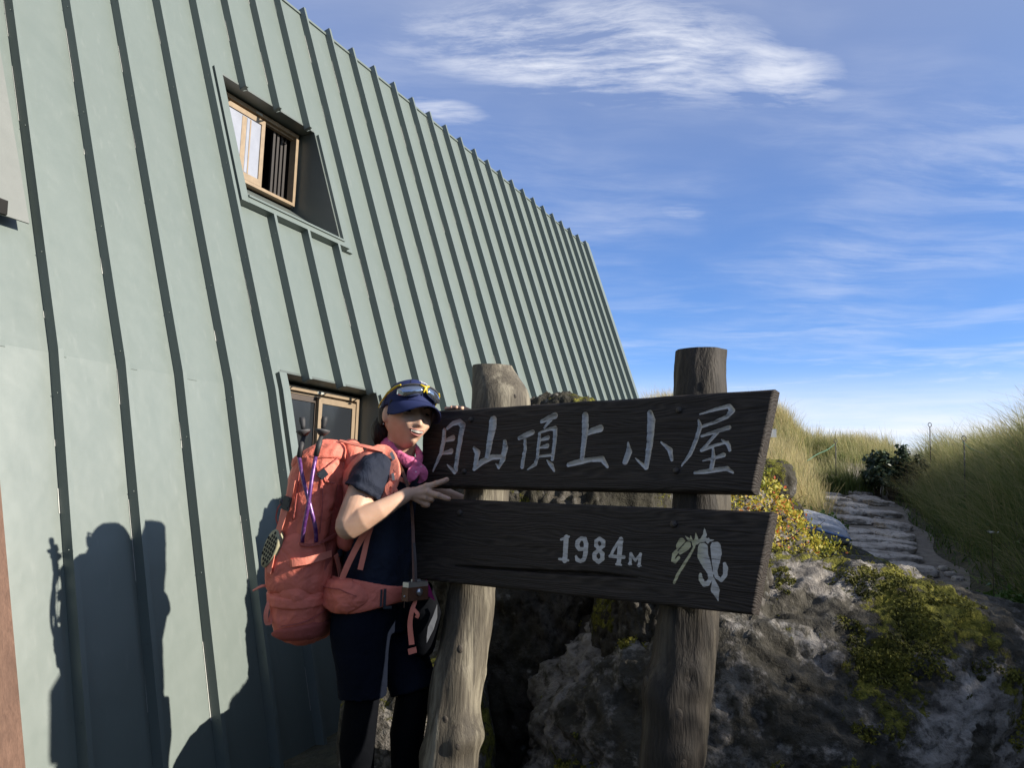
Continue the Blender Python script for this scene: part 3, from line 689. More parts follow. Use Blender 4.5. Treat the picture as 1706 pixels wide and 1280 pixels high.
# ------------------------------------------------------------------ sign: two carved boards on two log posts
BD = unit([.7885, -.6151, 0])         # along the boards, towards the reader's right
LEAN = math.radians(8)
BB = np.array([.6151, .7885, 0])      # straight back
BW = unit(ZZ*math.cos(LEAN)+BB*math.sin(LEAN)); BN = np.cross(BD, BW)   # up the board; BN faces the reader
BO = P(700, 790, 2.98)                # a point of the front plane
def bp(x, y, off=0.0):                # point of the board's plane that the photo shows at (x, y)
    r = ray(x, y); k = (BN@(BO+BN*off-CAM))/(BN@r); return CAM+r*k
def b2(p): q = np.asarray(p)-BO; return np.array([q@BD, q@BW])
def bl2(x, y): return b2(bp(x, y))
def seg_sd(G, stroke):                # signed distance (>0 inside) of grid points to a stroke of varying width
    best = np.full(len(G), -9.0)
    for (a, ra), (b_, rb) in zip(stroke[:-1], stroke[1:]):
        a, b_ = np.asarray(a), np.asarray(b_); d = b_-a; L2 = max(d@d, 1e-12)
        t = np.clip(((G-a)@d)/L2, 0, 1); dist = np.hypot(*(G-a-t[:, None]*d).T)
        best = np.maximum(best, ra+(rb-ra)*t-dist)
    return best
def conv(z, pts):                     # zoomed-photo coordinates with stroke widths -> board metres
    ox, oy, sc_ = z; out = []
    for x, y, wd in pts:
        px, py = ox+x/sc_, oy+y/sc_; p = bl2(px, py); q = bl2(px+1, py+1)
        out.append((p, wd/sc_/2*np.hypot(*(q-p))/1.414))
    return out
Z3, Z4, Z5, ZF = (680, 580, 4.572), (980, 560, 4.268), (900, 860, 4.739), (0, 0, 1.0)
name_strokes = [
 (Z3, [(275, 625, 24), (270, 700, 30), (250, 800, 28), (188, 938, 10)]), (Z3, [(298, 612, 18), (340, 575, 26), (390, 562, 32), (415, 590, 38), (398, 680, 34), (378, 800, 30), (362, 930, 30), (352, 958, 8)]),
 (Z3, [(355, 945, 26), (295, 888, 6)]), (Z3, [(268, 706, 16), (300, 698, 22), (338, 686, 34)]), (Z3, [(262, 802, 16), (300, 795, 24), (325, 786, 34)]),
 (Z3, [(645, 550, 52), (640, 600, 52), (620, 720, 42), (602, 840, 30)]), (Z3, [(500, 762, 18), (530, 800, 38), (515, 880, 30), (505, 925, 18)]), (Z3, [(505, 920, 26), (560, 870, 36), (640, 832, 32), (712, 830, 26)]),
 (Z3, [(735, 712, 24), (738, 760, 40), (722, 850, 36), (688, 915, 14)]), (Z3, [(690, 908, 22), (668, 882, 6)]),
 (Z3, [(845, 686, 22), (900, 662, 34), (945, 642, 32)]), (Z3, [(888, 700, 18), (890, 780, 22), (868, 905, 26)]), (Z3, [(1015, 560, 22), (1070, 535, 32), (1118, 516, 40)]), (Z3, [(1085, 545, 24), (1038, 605, 14)]),
 (Z3, [(1000, 650, 18), (995, 720, 22), (984, 825, 20)]), (Z3, [(1000, 645, 12), (1080, 616, 20), (1120, 612, 30), (1115, 700, 26), (1100, 848, 22)]), (Z3, [(1005, 702, 12), (1060, 683, 30)]), (Z3, [(1005, 758, 12), (1058, 746, 30)]),
 (Z3, [(990, 828, 14), (1095, 815, 16)]), (Z3, [(988, 830, 20), (970, 885, 24), (910, 925, 8)]), (Z3, [(1058, 855, 8), (1092, 895, 30), (1110, 935, 14)]),
 (Z3, [(1348, 515, 44), (1350, 600, 46), (1338, 700, 36), (1324, 850, 30)]), (ZF, [(977.5, 723, 5), (986, 718, 8), (1000, 714, 10)]), (ZF, [(947, 774.5, 6), (964, 770, 7.5), (986, 766, 6.5), (1003, 765, 8), (1012, 778, 4)]),
 (Z4, [(437, 545, 32), (450, 600, 50), (436, 750, 42), (412, 935, 30)]), (Z4, [(410, 938, 24), (332, 868, 6)]), (Z4, [(280, 755, 8), (288, 825, 40), (262, 895, 36)]), (Z4, [(513, 752, 8), (580, 812, 32), (592, 880, 18)]),
 (Z4, [(793, 557, 8), (900, 522, 20), (1000, 497, 28), (1022, 530, 36), (985, 575, 26), (900, 612, 20), (798, 647, 16)]), (Z4, [(785, 600, 14), (795, 640, 26), (768, 730, 26), (722, 840, 24), (662, 924, 8)]), (Z4, [(803, 712, 14), (900, 680, 22), (1000, 650, 28)]),
 (Z4, [(912, 690, 22), (860, 750, 18), (805, 812, 18)]), (Z4, [(805, 812, 22), (900, 776, 18), (990, 752, 16)]), (Z4, [(945, 735, 8), (995, 772, 26), (1006, 812, 18)]), (Z4, [(815, 886, 10), (900, 866, 18), (960, 845, 30)]),
 (Z4, [(885, 792, 10), (887, 870, 30), (874, 950, 26)]), (Z4, [(758, 974, 18), (850, 962, 28), (985, 942, 30), (1030, 972, 14)])]
alt_strokes = [(Z5, [(206, 172, 40), (196, 350, 40)]), (Z5, [(165, 186, 16), (200, 176, 20), (228, 164, 14)]), (Z5, [(152, 342, 16), (224, 352, 16)]),
 (Z5, [(322, 178, 26), (296, 205, 34), (292, 232, 36), (310, 262, 28), (345, 262, 24)]), (Z5, [(322, 176, 24), (352, 186, 34), (364, 225, 36), (360, 300, 36), (345, 345, 30), (318, 358, 26), (292, 345, 26), (284, 322, 20)]),
 (Z5, [(468, 178, 24), (442, 200, 30), (442, 232, 30), (468, 262, 24), (498, 236, 32), (500, 205, 32), (468, 178, 24)]), (Z5, [(464, 270, 24), (430, 300, 32), (430, 335, 34), (460, 366, 26), (492, 338, 34), (494, 300, 32), (464, 270, 24)]),
 (Z5, [(628, 190, 22), (590, 250, 22), (556, 315, 22)]), (Z5, [(552, 318, 24), (664, 326, 24)]), (Z5, [(638, 186, 36), (630, 260, 40), (620, 375, 34)]), (Z5, [(600, 382, 14), (640, 388, 14)]),
 (Z5, [(716, 300, 22), (708, 378, 22)]), (Z5, [(716, 300, 20), (750, 352, 18), (792, 302, 18)]), (Z5, [(790, 302, 24), (780, 392, 24)]), (Z5, [(698, 380, 10), (722, 382, 10)]), (Z5, [(768, 392, 10), (796, 394, 10)]),
 (Z5, [(1285, 255, 80), (1282, 310, 88), (1315, 385, 76), (1345, 450, 50), (1344, 500, 34), (1322, 535, 36), (1292, 538, 38), (1268, 500, 38), (1264, 462, 22)]),
 (Z5, [(1385, 245, 84), (1390, 295, 88), (1388, 360, 66), (1380, 430, 36), (1395, 485, 28), (1430, 508, 28), (1460, 470, 34), (1464, 410, 40), (1456, 378, 24)]),
 (Z5, [(1368, 488, 8), (1380, 580, 74), (1402, 668, 6)]),
 (Z5, [(1298, 100, 6), (1302, 150, 32), (1280, 190, 30), (1240, 215, 14)]), (Z5, [(1230, 136, 6), (1236, 180, 28), (1215, 225, 30)]), (Z5, [(1148, 160, 5), (1180, 192, 24), (1225, 215, 30), (1300, 185, 30), (1345, 195, 14), (1372, 192, 5)]), (Z5, [(1188, 158, 5), (1195, 195, 24)]), (Z5, [(1332, 175, 5), (1325, 205, 26)]),
 (Z5, [(1215, 248, 16), (1150, 360, 22), (1100, 435, 22), (1054, 528, 20)]),
 (Z5, [(1118, 205, 56), (1100, 240, 56)]), (Z5, [(1170, 228, 50), (1140, 262, 40), (1105, 290, 26)]), (Z5, [(1090, 268, 30), (1056, 305, 34), (1046, 350, 24), (1066, 364, 22), (1092, 330, 24)])]
neg_strokes = [(Z5, [(1335, 215, 7), (1345, 330, 7), (1362, 440, 7)]), (Z5, [(1240, 235, 9), (1262, 212, 9), (1300, 208, 8), (1332, 240, 7)]), (Z5, [(1332, 240, 7), (1355, 205, 8), (1400, 200, 7)]),
 (Z5, [(1085, 275, 9), (1155, 198, 9), (1192, 205, 9), (1196, 240, 9), (1150, 330, 6)]), (Z5, [(1310, 470, 10), (1300, 512, 12)]), (Z5, [(1425, 420, 10), (1415, 470, 12)])]
def board(name, corners, thick, strokes, negs, dents, carve, label, split=None):
    c = [bl2(*p) for p in corners]    # top left, top right, bottom right, bottom left
    wid = np.hypot(*(c[1]-c[0])); hgt = np.hypot(*(c[3]-c[0])); st = .0022
    nu, nv = int(wid/st), int(hgt/st); uu, vv = np.linspace(0, 1, nu), np.linspace(0, 1, nv)
    U_, V_ = np.meshgrid(uu, vv)
    G = ((1-V_)*(1-U_))[..., None]*c[0]+((1-V_)*U_)[..., None]*c[1]+(V_*U_)[..., None]*c[2]+(V_*(1-U_))[..., None]*c[3]
    G = G.reshape(-1, 2)
    # worn, slightly wavy edges
    e = np.minimum(np.minimum(U_, 1-U_)*wid, np.minimum(V_, 1-V_)*hgt).ravel()
    P3 = np.stack([G[:, 0]*1.0, G[:, 1]*6, 0*G[:, 0]], 1)
    dep = -.007*np.clip(1-e/.009, 0, 1)**2*(1+.5*fbm(P3*np.array([1, .16, 1]), 9, 2, 4))+.0016*fbm(P3, 3, 4, 6, .6)+.0010*fbm(np.stack([G[:, 0]*3, G[:, 1]*40, 0*G[:, 0]], 1), 3, 3, 7)
    paint = np.full(len(G), -.01); yel = np.zeros(len(G))
    for z, s in strokes:
        pts = conv(z, s); lo = np.min([p for p, _ in pts], 0)-.03; hi = np.max([p for p, _ in pts], 0)+.03
        k = np.where(((G > lo) & (G < hi)).all(1))[0]
        if len(k): paint[k] = np.maximum(paint[k], seg_sd(G[k], [(p, r*(1.06 if carve else 1.0)+.0003) for p, r in pts]))
    for z, s in negs:
        pts = conv(z, s); lo = np.min([p for p, _ in pts], 0)-.02; hi = np.max([p for p, _ in pts], 0)+.02
        k = np.where(((G > lo) & (G < hi)).all(1))[0]
        if len(k): paint[k] = np.minimum(paint[k], -seg_sd(G[k], pts))
    if carve: dep = dep-np.clip(paint+.0008, 0, .009)*.95
    for z, s, dp in dents:
        pts = conv(z, s); k = seg_sd(G, pts); dep = dep-np.clip(k/.004, 0, 1)*dp
    if split is not None:
        sx = bl2(*split)[0]; yel = (1-sstep(sx-.03, sx+.03, G[:, 0]))*sstep(bl2(1080, 920)[0], bl2(1100, 920)[0], G[:, 0])
    front = BO+G[:, :1]*BD+G[:, 1:]*BW+dep[:, None]*BN
    idx = np.arange(nu*nv).reshape(nv, nu)
    Q = np.stack([idx[:-1, :-1], idx[1:, :-1], idx[1:, 1:], idx[:-1, 1:]], -1).reshape(-1, 4)
    ring = np.concatenate([idx[0, :], idx[1:, -1], idx[-1, -2::-1], idx[-2:0:-1, 0]])
    back = BO+G[ring][:, :1]*BD+G[ring][:, 1:]*BW-BN*thick
    cen = (BO+G.mean(0)[0]*BD+G.mean(0)[1]*BW-BN*thick)[None]
    n0 = len(front); nr = len(ring); bi = n0+np.arange(nr); nx_ = np.roll(np.arange(nr), -1)
    side = np.stack([ring, ring[nx_], bi[nx_], bi], -1)
    cap = np.stack([bi, bi[nx_], np.full(nr, n0+nr), np.full(nr, n0+nr)], -1)
    W_ = np.vstack([front, back, cen])
    # object axes follow the board so that the grain runs along it
    Rm = np.stack([BD, BW, BN], 1); org = BO+c[3][0]*BD+c[3][1]*BW
    Lc = (W_-org)@Rm
    tri = [tuple(q[:3]) for q in cap]
    me = bpy.data.meshes.new(name)
    me.from_pydata(Lc.tolist(), [], [tuple(map(int, q)) for q in np.vstack([Q, side])]+[tuple(map(int, q)) for q in tri])
    z0 = np.zeros(nr+1)
    o = finish(name, me, MAT['sign'], None, False, {'paint': np.concatenate([paint, z0-.01]), 'yellow': np.concatenate([yel, z0])})
    sm_ = np.zeros(len(me.polygons), bool); sm_[:len(Q)] = True; me.polygons.foreach_set('use_smooth', sm_)
    Mx = Matrix.Identity(4)
    for i in range(3):
        for k in range(3): Mx[i][k] = Rm[i][k]
        Mx[i][3] = org[i]
    o.matrix_world = Mx
    tag(o, label, 'sign board'); return o, Mx
def bolts(o, Mx, pts, r):
    inv = Mx.inverted()
    for x, y in pts:
        m_ = MB(); p = bp(x, y); A = np.stack([BD, BW, BN])
        rings = [[p+BN*h+(math.cos(q)*BD+math.sin(q)*BW)*rr for q in np.linspace(0, 2*math.pi, 14, endpoint=False)] for h, rr in ((-.01, r), (.004, r), (.008, r*.82), (.010, r*.4))]
        m_.loft(rings, True); b_ = m_.build('bolt', MAT['bolt'], None, True)
        b_.parent = o; b_.matrix_parent_inverse = inv
o1, M1 = board('name_board', [(703, 686), (1290, 648), (1254, 822), (700, 811)], .042, name_strokes, [], [(ZF, [(1240, 700, 1.0), (1262, 690, 1.6), (1288, 681, 1.2)], .006), (ZF, [(1215, 720, .8), (1275, 712, 1.0)], .004)], True,
               'dark wooden board with six carved white characters, bolted high on the posts')
bolts(o1, M1, [(785, 700), (774, 786), (1132, 684), (1127, 785)], .0095)
o2, M2 = board('altitude_board', [(690, 829), (1287, 853), (1254, 1025), (690, 965)], .042, alt_strokes, neg_strokes,
               [(ZF, [(758, 943, 2.0), (800, 946, 4.5), (860, 950, 5), (930, 954, 6.5), (975, 956, 8), (1010, 958, 6), (1062, 963, 2)], .018), (ZF, [(1117.5, 979, 8.2)], .03), (ZF, [(1123, 874, 1.2), (1180, 884, 2), (1230, 887, 3.0), (1282, 893, 2)], .007), (ZF, [(756, 941.5, 4)], .012)], False,
               'dark wooden board painted with 1984 metres and a white alpine flower, lower on the posts', (1168, 920))
bolts(o2, M2, [(767, 855), (1123, 874)], .0105)

def log(name, rows, dback, label, mat, knots, topfn=None):   # rows: y, x of left edge, x of right edge in the photo; stands behind the boards
    d0 = None; rings = []; seg = 40; ys = np.array([r[0] for r in rows], float)
    yy = np.linspace(ys[0], ys[-1], 90)
    xl = np.interp(yy, ys, [r[1] for r in rows]); xr = np.interp(yy, ys, [r[2] for r in rows])
    ker = np.array([1, 2, 3, 2, 1])/9.0
    sm_ = lambda a: np.convolve(np.pad(a, 2, mode='edge'), ker, 'valid')
    xl, xr = sm_(xl), sm_(xr); V = []
    for k, y in enumerate(yy):
        m_ = bp((xl[k]+xr[k])/2, y, -dback); a, b_ = P(xl[k], y, m_[1]), P(xr[k], y, m_[1]); r = np.linalg.norm(b_-a)/2
        vdir = unit([m_[0], m_[1], 0]); side = unit(np.array([vdir[1], -vdir[0], 0]))
        ring = []
        for q in np.linspace(0, 2*math.pi, seg, endpoint=False):
            z = m_[2]
            if topfn: z += topfn(k/89, math.cos(q), math.sin(q))
            ring.append(np.array([*(m_+r*(math.cos(q)*side+math.sin(q)*vdir*.95))[:2], z]))
        rings.append(ring)
    # run on down into the ground
    last = np.array(rings[-1]); c_ = last.mean(0)
    for f_ in (.35, .7, 1.0):
        rings.append(list(last+np.array([0, 0, (-.35-c_[2])*f_])))
    R_ = np.array(rings); n = R_.reshape(-1, 3)
    cen = np.repeat(R_.mean(1), seg, 0); dv = n-cen; dv /= np.linalg.norm(dv, axis=1)[:, None]
    amp = .006*fbm(n*np.array([1, 1, .22]), 22, 4, 5)-.006*np.clip(fbm(n*np.array([1, 1, .10]), 30, 2, 15)-.25, 0, 1)+.007*fbm(n, 6, 2, 8)
    for (kx, ky, kr, kh) in knots:
        m_ = bp(kx, ky, -dback); p = P(kx, ky, m_[1]-.07); d = np.linalg.norm(n-p, axis=1)
        amp = amp+kh*np.exp(-(d/kr)**2)-kh*.9*np.exp(-(d/(kr*.38))**2)
    n = n+dv*amp[:, None]
    me_rings = n.reshape(-1, seg, 3)
    m_ = MB(); m_.loft([list(r) for r in me_rings], False)
    top = me_rings[0]; c0 = top.mean(0); inner = [c0+(p-c0)*.55+np.array([0, 0, .004]) for p in top]
    b0 = len(m_.v); m_.add(list(top)+inner+[c0+np.array([0, 0, .005])], [(j, (j+1) % seg, (j+1) % seg+seg, j+seg) for j in range(seg)]+[(seg+j, seg+(j+1) % seg, 2*seg) for j in range(seg)])
    o = m_.build(name, MAT[mat], None, True); tag(o, label, 'post', 'log posts carrying the sign')
    for (kx, ky, kr, kh) in knots:    # the dark eye of each knot
        q = bp(kx, ky, -dback); p = P(kx, ky, q[1]-.07); i = np.argmin(np.linalg.norm(n-p, axis=1)); nrm = dv[i]
        kb = MB(); sd = unit(np.cross(nrm, ZZ)); kb.ball(n[i]-nrm*.003, (kr*.36, kr*.52, .005), 12, 8, [sd, ZZ, nrm]); kb.build('knot', MAT['knot'], o, True)
    return o
def slant(f, cx_, sy): return -max(0.0, (cx_+.15))**1.5*.085*max(0, 1-f*14) if f < .08 else 0
log('log_post', [(611, 787, 853), (625, 787, 862), (642, 787, 877), (655, 787, 885), (675, 786, 886), (740, 780, 872), (820, 772, 850), (900, 760, 842), (976, 745, 830), (1000, 742, 828), (1050, 735, 821), (1100, 726, 812), (1137, 716, 805), (1175, 710, 801), (1200, 708, 803), (1224, 706, 809), (1245, 705, 800), (1300, 700, 797)], .145,
    'pale weathered log post with knots, holding the left end of the boards', 'log', [(765, 1080, .030, .014), (736, 1111, .022, .012), (742, 1206, .032, .014), (762, 1246, .028, .012), (712, 1252, .03, .010), (872, 655, .018, .008), (858, 657, .014, .006)])
log('log_post', [(585, 1127, 1209), (592, 1126, 1211), (650, 1125, 1212), (740, 1122, 1216), (830, 1116, 1217), (900, 1109, 1210), (1014, 1099, 1199), (1060, 1093, 1197), (1100, 1086, 1194), (1130, 1077, 1191), (1156, 1075, 1187), (1190, 1074, 1182), (1280, 1068, 1171), (1310, 1066, 1169)], .125,
    'thick dark log post with two stub knots, holding the right end of the boards', 'log_dark', [(1092, 1146, .045, .020), (1148, 1135, .050, .018), (1125, 1190, .04, .010), (1140, 1275, .04, .014)])
# ------------------------------------------------------------------ vegetation
def blades(name, base, length, width, lean, tone, mat, label=None, cat=None, kind=None, nseg=4, seedhead=0.0, droop=1.0):
    n = len(base); t = np.linspace(0, 1, nseg+1); lean = np.asarray(lean)
    L = np.asarray(length)[:, None]; up = np.zeros((n, 3)); up[:, 2] = 1
    side = np.stack([RNG.normal(size=n), RNG.normal(size=n), .2*RNG.normal(size=n)], 1); side /= np.linalg.norm(side, axis=1)[:, None]
    V = np.empty((n, nseg+1, 2, 3)); along = np.empty((n, nseg+1, 2))
    for k, q in enumerate(t):
        horiz = lean*(q**1.7)*L
        vert = up*L*(q-.38*droop*np.linalg.norm(lean, axis=1)[:, None]*q**2.6)
        c = base+horiz+vert
        wd = np.asarray(width)*(1-.85*q) if not seedhead else np.asarray(width)*np.where(q > .72, 1.0*(1.15-q)*seedhead, (1-.75*q))
        V[:, k, 0] = c-side*wd[:, None]/2; V[:, k, 1] = c+side*wd[:, None]/2; along[:, k] = q
    V = V.reshape(-1, 3); nv = (nseg+1)*2; b0 = np.arange(n)[:, None]*nv
    Q = np.concatenate([np.stack([b0+2*k, b0+2*k+1, b0+2*k+3, b0+2*k+2], -1) for k in range(nseg)], 1).reshape(-1, 4)
    o = quads_mesh(name, V, Q, mat, None, True, {'tone': np.repeat(tone, nv), 'along': along.ravel()})
    if label: tag(o, label, cat)
    if kind: o['kind'] = kind
    return o
def scatter(n, x0, x1, y0, y1, keep):
    x = RNG.uniform(x0, x1, n); y = RNG.uniform(y0, y1, n); q = x-xc(y); k = keep(x, y, q); return x[k], y[k], q[k]
def tufts(x, y, per, spread):
    tx = np.repeat(x, per)+RNG.normal(0, spread, len(x)*per); ty = np.repeat(y, per)+RNG.normal(0, spread, len(x)*per); return tx, ty
def grass(x, y, per, spread, lmin, lmax, wmul, windx, windy, name, label, straw):
    tx, ty = tufts(x, y, per, spread); z = ground(tx, ty); n = len(tx)
    p3 = np.stack([tx, ty, 0*tx], 1); f1 = fbm(p3, .55, 3, 71); f2 = fbm(p3, 2.2, 2, 72)
    out = np.stack([tx-np.repeat(x, per), ty-np.repeat(y, per)], 1)/max(spread, 1e-3)*.22
    lean = np.stack([windx+out[:, 0]+.16*RNG.normal(size=n)+.18*f2, windy+out[:, 1]+.16*RNG.normal(size=n), np.zeros(n)], 1)
    L = RNG.uniform(lmin, lmax, n)*(1+.25*f1+.30*f2)
    tone = np.clip(straw+.22*f1+.14*f2+.22*RNG.normal(size=n), 0, 1)
    w_ = RNG.uniform(.0028, .0055, n)*wmul
    return blades(name, np.stack([tx, ty, z-.02], 1), L, w_, lean, tone, MAT['grass'], None, None, 'stuff')
far = lambda y: np.clip(y/9, .6, 1.9)
# right bank
x, y, q = scatter(24000, 2.6, 12, -1.5, 19.5, lambda x, y, q: (q > .82) & (q < np.where(y < 4, 2.3, 4.6)) & (RNG.random(len(x)) < np.where(q < 2.6, 1, .5)))
grass(x, y, 7, .05, .34, .66, 2.1, -.56, -.16, 'bank_grass', '', .16)
# left bank and the rise at the head of the path
x, y, q = scatter(15000, 2.0, 10.5, 8.4, 20.5, lambda x, y, q: ((q < -.72) & (q > -4.5) & (x > 1.9+.12*(y-8)) & ((y > 9.6) | (q < -1.3))) | ((y > 16.4) & (np.abs(q) < 1.2)))
grass(x, y, 8, .07, .28, .56, 2.4, -.22, .05, 'bank_grass', '', .60)
# short green plants beside the path
x, y, q = scatter(5200, 2.4, 7.5, 6.0, 15.5, lambda x, y, q: ((q < -.62) & (q > -1.25)) | ((q > .58) & (q < .86)))
n = len(x); z = ground(x, y)
blades('path_side_plants', np.stack([x, y, z-.01], 1), RNG.uniform(.06, .2, n), RNG.uniform(.012, .028, n), np.stack([RNG.normal(0, .5, n), RNG.normal(0, .5, n), 0*x], 1), RNG.random(n), MAT['herb_leaf'], None, None, 'stuff', 3)

def leaf_cloud(pts, nrm, size, tone, name, mat, parent=None, kind=None):   # many small folded leaves
    n = len(pts); d = RNG.normal(size=(n, 3))+np.asarray(nrm)*.9; d /= np.linalg.norm(d, axis=1)[:, None]
    s = np.cross(d, RNG.normal(size=(n, 3))); s /= np.linalg.norm(s, axis=1)[:, None]; f = np.cross(s, d)
    sz = np.asarray(size)[:, None]
    V = np.stack([pts-f*sz*.6, pts+s*sz*.34+d*sz*.10, pts+f*sz*.6, pts-s*sz*.34+d*sz*.10], 1).reshape(-1, 3)
    i = np.arange(n)[:, None]*4; T = np.concatenate([np.stack([i, i+1, i+2], -1), np.stack([i, i+2, i+3], -1)], 1).reshape(-1, 3)
    o = quads_mesh(name, V, T, mat, parent, False, {'tone': np.repeat(tone, 4)})
    if kind: o['kind'] = kind
    return o
# leafy weeds between the grass at the foot of the right bank
x, y, q = scatter(9000, 2.6, 7.5, 3.5, 12, lambda x, y, q: (q > .8) & (q < 1.25+.9*RNG.random(len(x))**2*(y < 8)))
n = len(x); pw = np.repeat(np.stack([x, y, ground(x, y)], 1), 5, 0)+np.abs(RNG.normal(0, 1, (n*5, 3)))*[0, 0, .13]+RNG.normal(0, .035, (n*5, 3))
leaf_cloud(pw, np.tile([-.5, -.3, 1.0], (n*5, 1)), RNG.uniform(.022, .045, n*5), np.clip(.35+.3*RNG.normal(size=n*5), 0, 1), 'bank_weeds', MAT['herb_leaf'], None, 'stuff')
# yellow leaved shrub sprawling over the rock mound
k = RNG.integers(0, len(vD), 26000); p = vD[k]; nr = p-np.array([1.08, 6.15, .5]); nr /= np.linalg.norm(nr, axis=1)[:, None]
keep = (nr[:, 2] > -.35) & (p[:, 0] > .75) & (p[:, 1] < 6.7)
p, nr = p[keep], nr[keep]
h = .02+.16*np.clip(.45+fbm(p, 3.2, 3, 301), 0, 1.2)*RNG.random(len(p))**.6
p2 = p+nr*h[:, None]+RNG.normal(0, .02, p.shape)
ys = empty('yellow_shrub', (1.08, 6.15, .6), 'low shrub with yellow and green autumn leaves sprawling over the rock beside the sign', 'shrub')
tone = np.clip(.50+.28*fbm(p, 1.8, 3, 305)+.14*RNG.normal(size=len(p)), 0, 1)
p3_ = np.repeat(p2, 3, 0)+RNG.normal(0, .022, (len(p2)*3, 3))
leaf_cloud(p3_, np.repeat(nr, 3, 0), RNG.uniform(.014, .030, len(p3_)), np.clip(np.repeat(tone, 3)+.12*RNG.normal(size=len(p3_)), 0, 1), 'foliage', MAT['yellow_leaf'], ys)
sm_ = MB()
for j in RNG.choice(len(p), 160, replace=False): sm_.tube([np.array([1.08, 6.15, .5])+nr[j]*.3, p[j]-nr[j]*.02, p[j]+nr[j]*.06, p[j]+nr[j]*.14+RNG.normal(0, .03, 3)], [.006, .004, .003, .0015], 5)
sm_.build('stem', MAT['stem'], ys)
# small yellow tufts on the crest of the big boulder
def moss_on(v, f, mo, n, name, thr):
    c = v[f].mean(1); nn = np.cross(v[f[:, 1]]-v[f[:, 0]], v[f[:, 2]]-v[f[:, 0]]); nn /= np.maximum(np.linalg.norm(nn, axis=1), 1e-9)[:, None]
    m = mo[f[:, 0]]+.75*fbm(c, 9, 4, 77); k = np.where((m > thr) & (nn[:, 1] < .5) & (nn[:, 2] > -.3))[0]
    if not len(k): return
    k = RNG.choice(k, n); p = c[k]+RNG.normal(0, .004, (n, 3)); h = RNG.uniform(.001, .011, n)
    leaf_cloud(p+nn[k]*h[:, None], nn[k]*2, RNG.uniform(.006, .012, n), np.clip(.45+.5*fbm(p, 7, 3, 78)+.2*RNG.normal(size=n), 0, 1), name, MAT['moss'], None, 'stuff')
moss_on(vB, fB, moB, 24000, 'moss', .74)
moss_on(vC, fC, moC, 4000, 'moss', .74)

# shrubs and herbs that can be told apart
def shrub(c, r, n, leaf, mat, label, name='shrub', h=1.0, stems=14, tone0=.4):
    root = empty(name, tuple(c), label, 'shrub'); c = np.asarray(c, float)
    sm_ = MB(); tips = []
    for j in range(stems):
        a = RNG.uniform(0, 2*math.pi); rr = r*RNG.uniform(.25, .95); tip = c+np.array([rr*math.cos(a), rr*math.sin(a), h*RNG.uniform(.5, 1.0)*(1-.35*(rr/r)**2)])
        mid = c+(tip-c)*.5+np.array([0, 0, .1*h]); sm_.tube([c+RNG.normal(0, .03, 3)*[1, 1, 0], mid, tip], [.010, .007, .003], 6); tips += [tip, (mid+tip)/2, tip*.8+mid*.2]
    sm_.build('stem', MAT['stem'], root)
    tips = np.array(tips); k = RNG.integers(0, len(tips), n); p = tips[k]+RNG.normal(0, r*.11, (n, 3))
    nr = p-c; nr /= np.linalg.norm(nr, axis=1)[:, None]
    leaf_cloud(p, nr, RNG.uniform(leaf*.7, leaf*1.2, n), np.clip(tone0+.25*RNG.normal(size=n), 0, 1), 'foliage', mat, root)
    return root
def on_ground(px, py, d): q = P(px, py, d); return (q[0], q[1], float(ground(np.array([q[0]]), np.array([q[1]]))[0]))
shrub(on_ground(1487, 790, 14.2), .46, 2600, .075, MAT['green_leaf'], 'dark broad leaved shrub at the head of the stone path, against the sky', h=.95, stems=22)
shrub(on_ground(1462, 800, 14.6), .30, 900, .07, MAT['green_leaf'], 'small dark shrub just left of the broad leaved shrub at the path head', h=.62, stems=12)
shrub(on_ground(1512, 780, 14.0), .34, 700, .06, MAT['green_leaf'], 'thin twiggy shrub with sparse leaves rising above the grass right of the dark shrub', h=1.05, stems=12)
shrub(on_ground(1345, 850, 9.6), .45, 1500, .05, MAT['herb_leaf'], 'bright green leafy plant behind the pale sacks', 'leafy_plant', .42, 18)
shrub(on_ground(1395, 872, 8.4), .28, 700, .045, MAT['herb_leaf'], 'low green plant between the pale sacks and the stone slabs', 'leafy_plant', .22, 12)
shrub(on_ground(1650, 960, 5.9), .50, 1900, .05, MAT['herb_leaf'], 'broad green herb clump at the foot of the right grass bank', 'leafy_plant', .55, 22)
shrub(on_ground(1695, 890, 5.6), .36, 900, .05, MAT['herb_leaf'], 'green herb clump under the grass at the right edge', 'leafy_plant', .6, 14)
# dark grass clump at the end of the path
b = np.array(on_ground(1410, 822, 15.0)); n = 900
off = RNG.normal(0, 1, (n, 2))*[.33, .16]
blades('grass_clump', np.stack([b[0]+off[:, 0], b[1]+off[:, 1], np.full(n, b[2]-.02)], 1), RNG.uniform(.4, .8, n), RNG.uniform(.010, .018, n), np.stack([.5*off[:, 0]+RNG.normal(0, .25, n)-.1, off[:, 1]+RNG.normal(0, .25, n), 0*off[:, 0]], 1), RNG.random(n)*.3, MAT['grass'], 'dark green grass clump drooping over the far end of the stone path', 'grass clump')
# flower head among the herbs
um = empty('white_flower', on_ground(1655, 900, 5.6), 'small white flower head standing among the herbs on the right bank', 'flower')
bx, by, bz = um.location; m_ = MB(); m_.tube([(bx, by, bz), (bx-.02, by, bz+.3), tuple(P(1652, 890, by))], [.004, .003, .002], 6); m_.build('stem', MAT['stem'], um)
c = P(1652, 887, by); pp = c+RNG.normal(0, 1, (60, 3))*[.013, .013, .004]; leaf_cloud(pp, np.tile([0, 0, 2.], (60, 1)), np.full(60, .012), np.zeros(60), 'petals', simple('white_petal', (.42, .42, .36)), um)
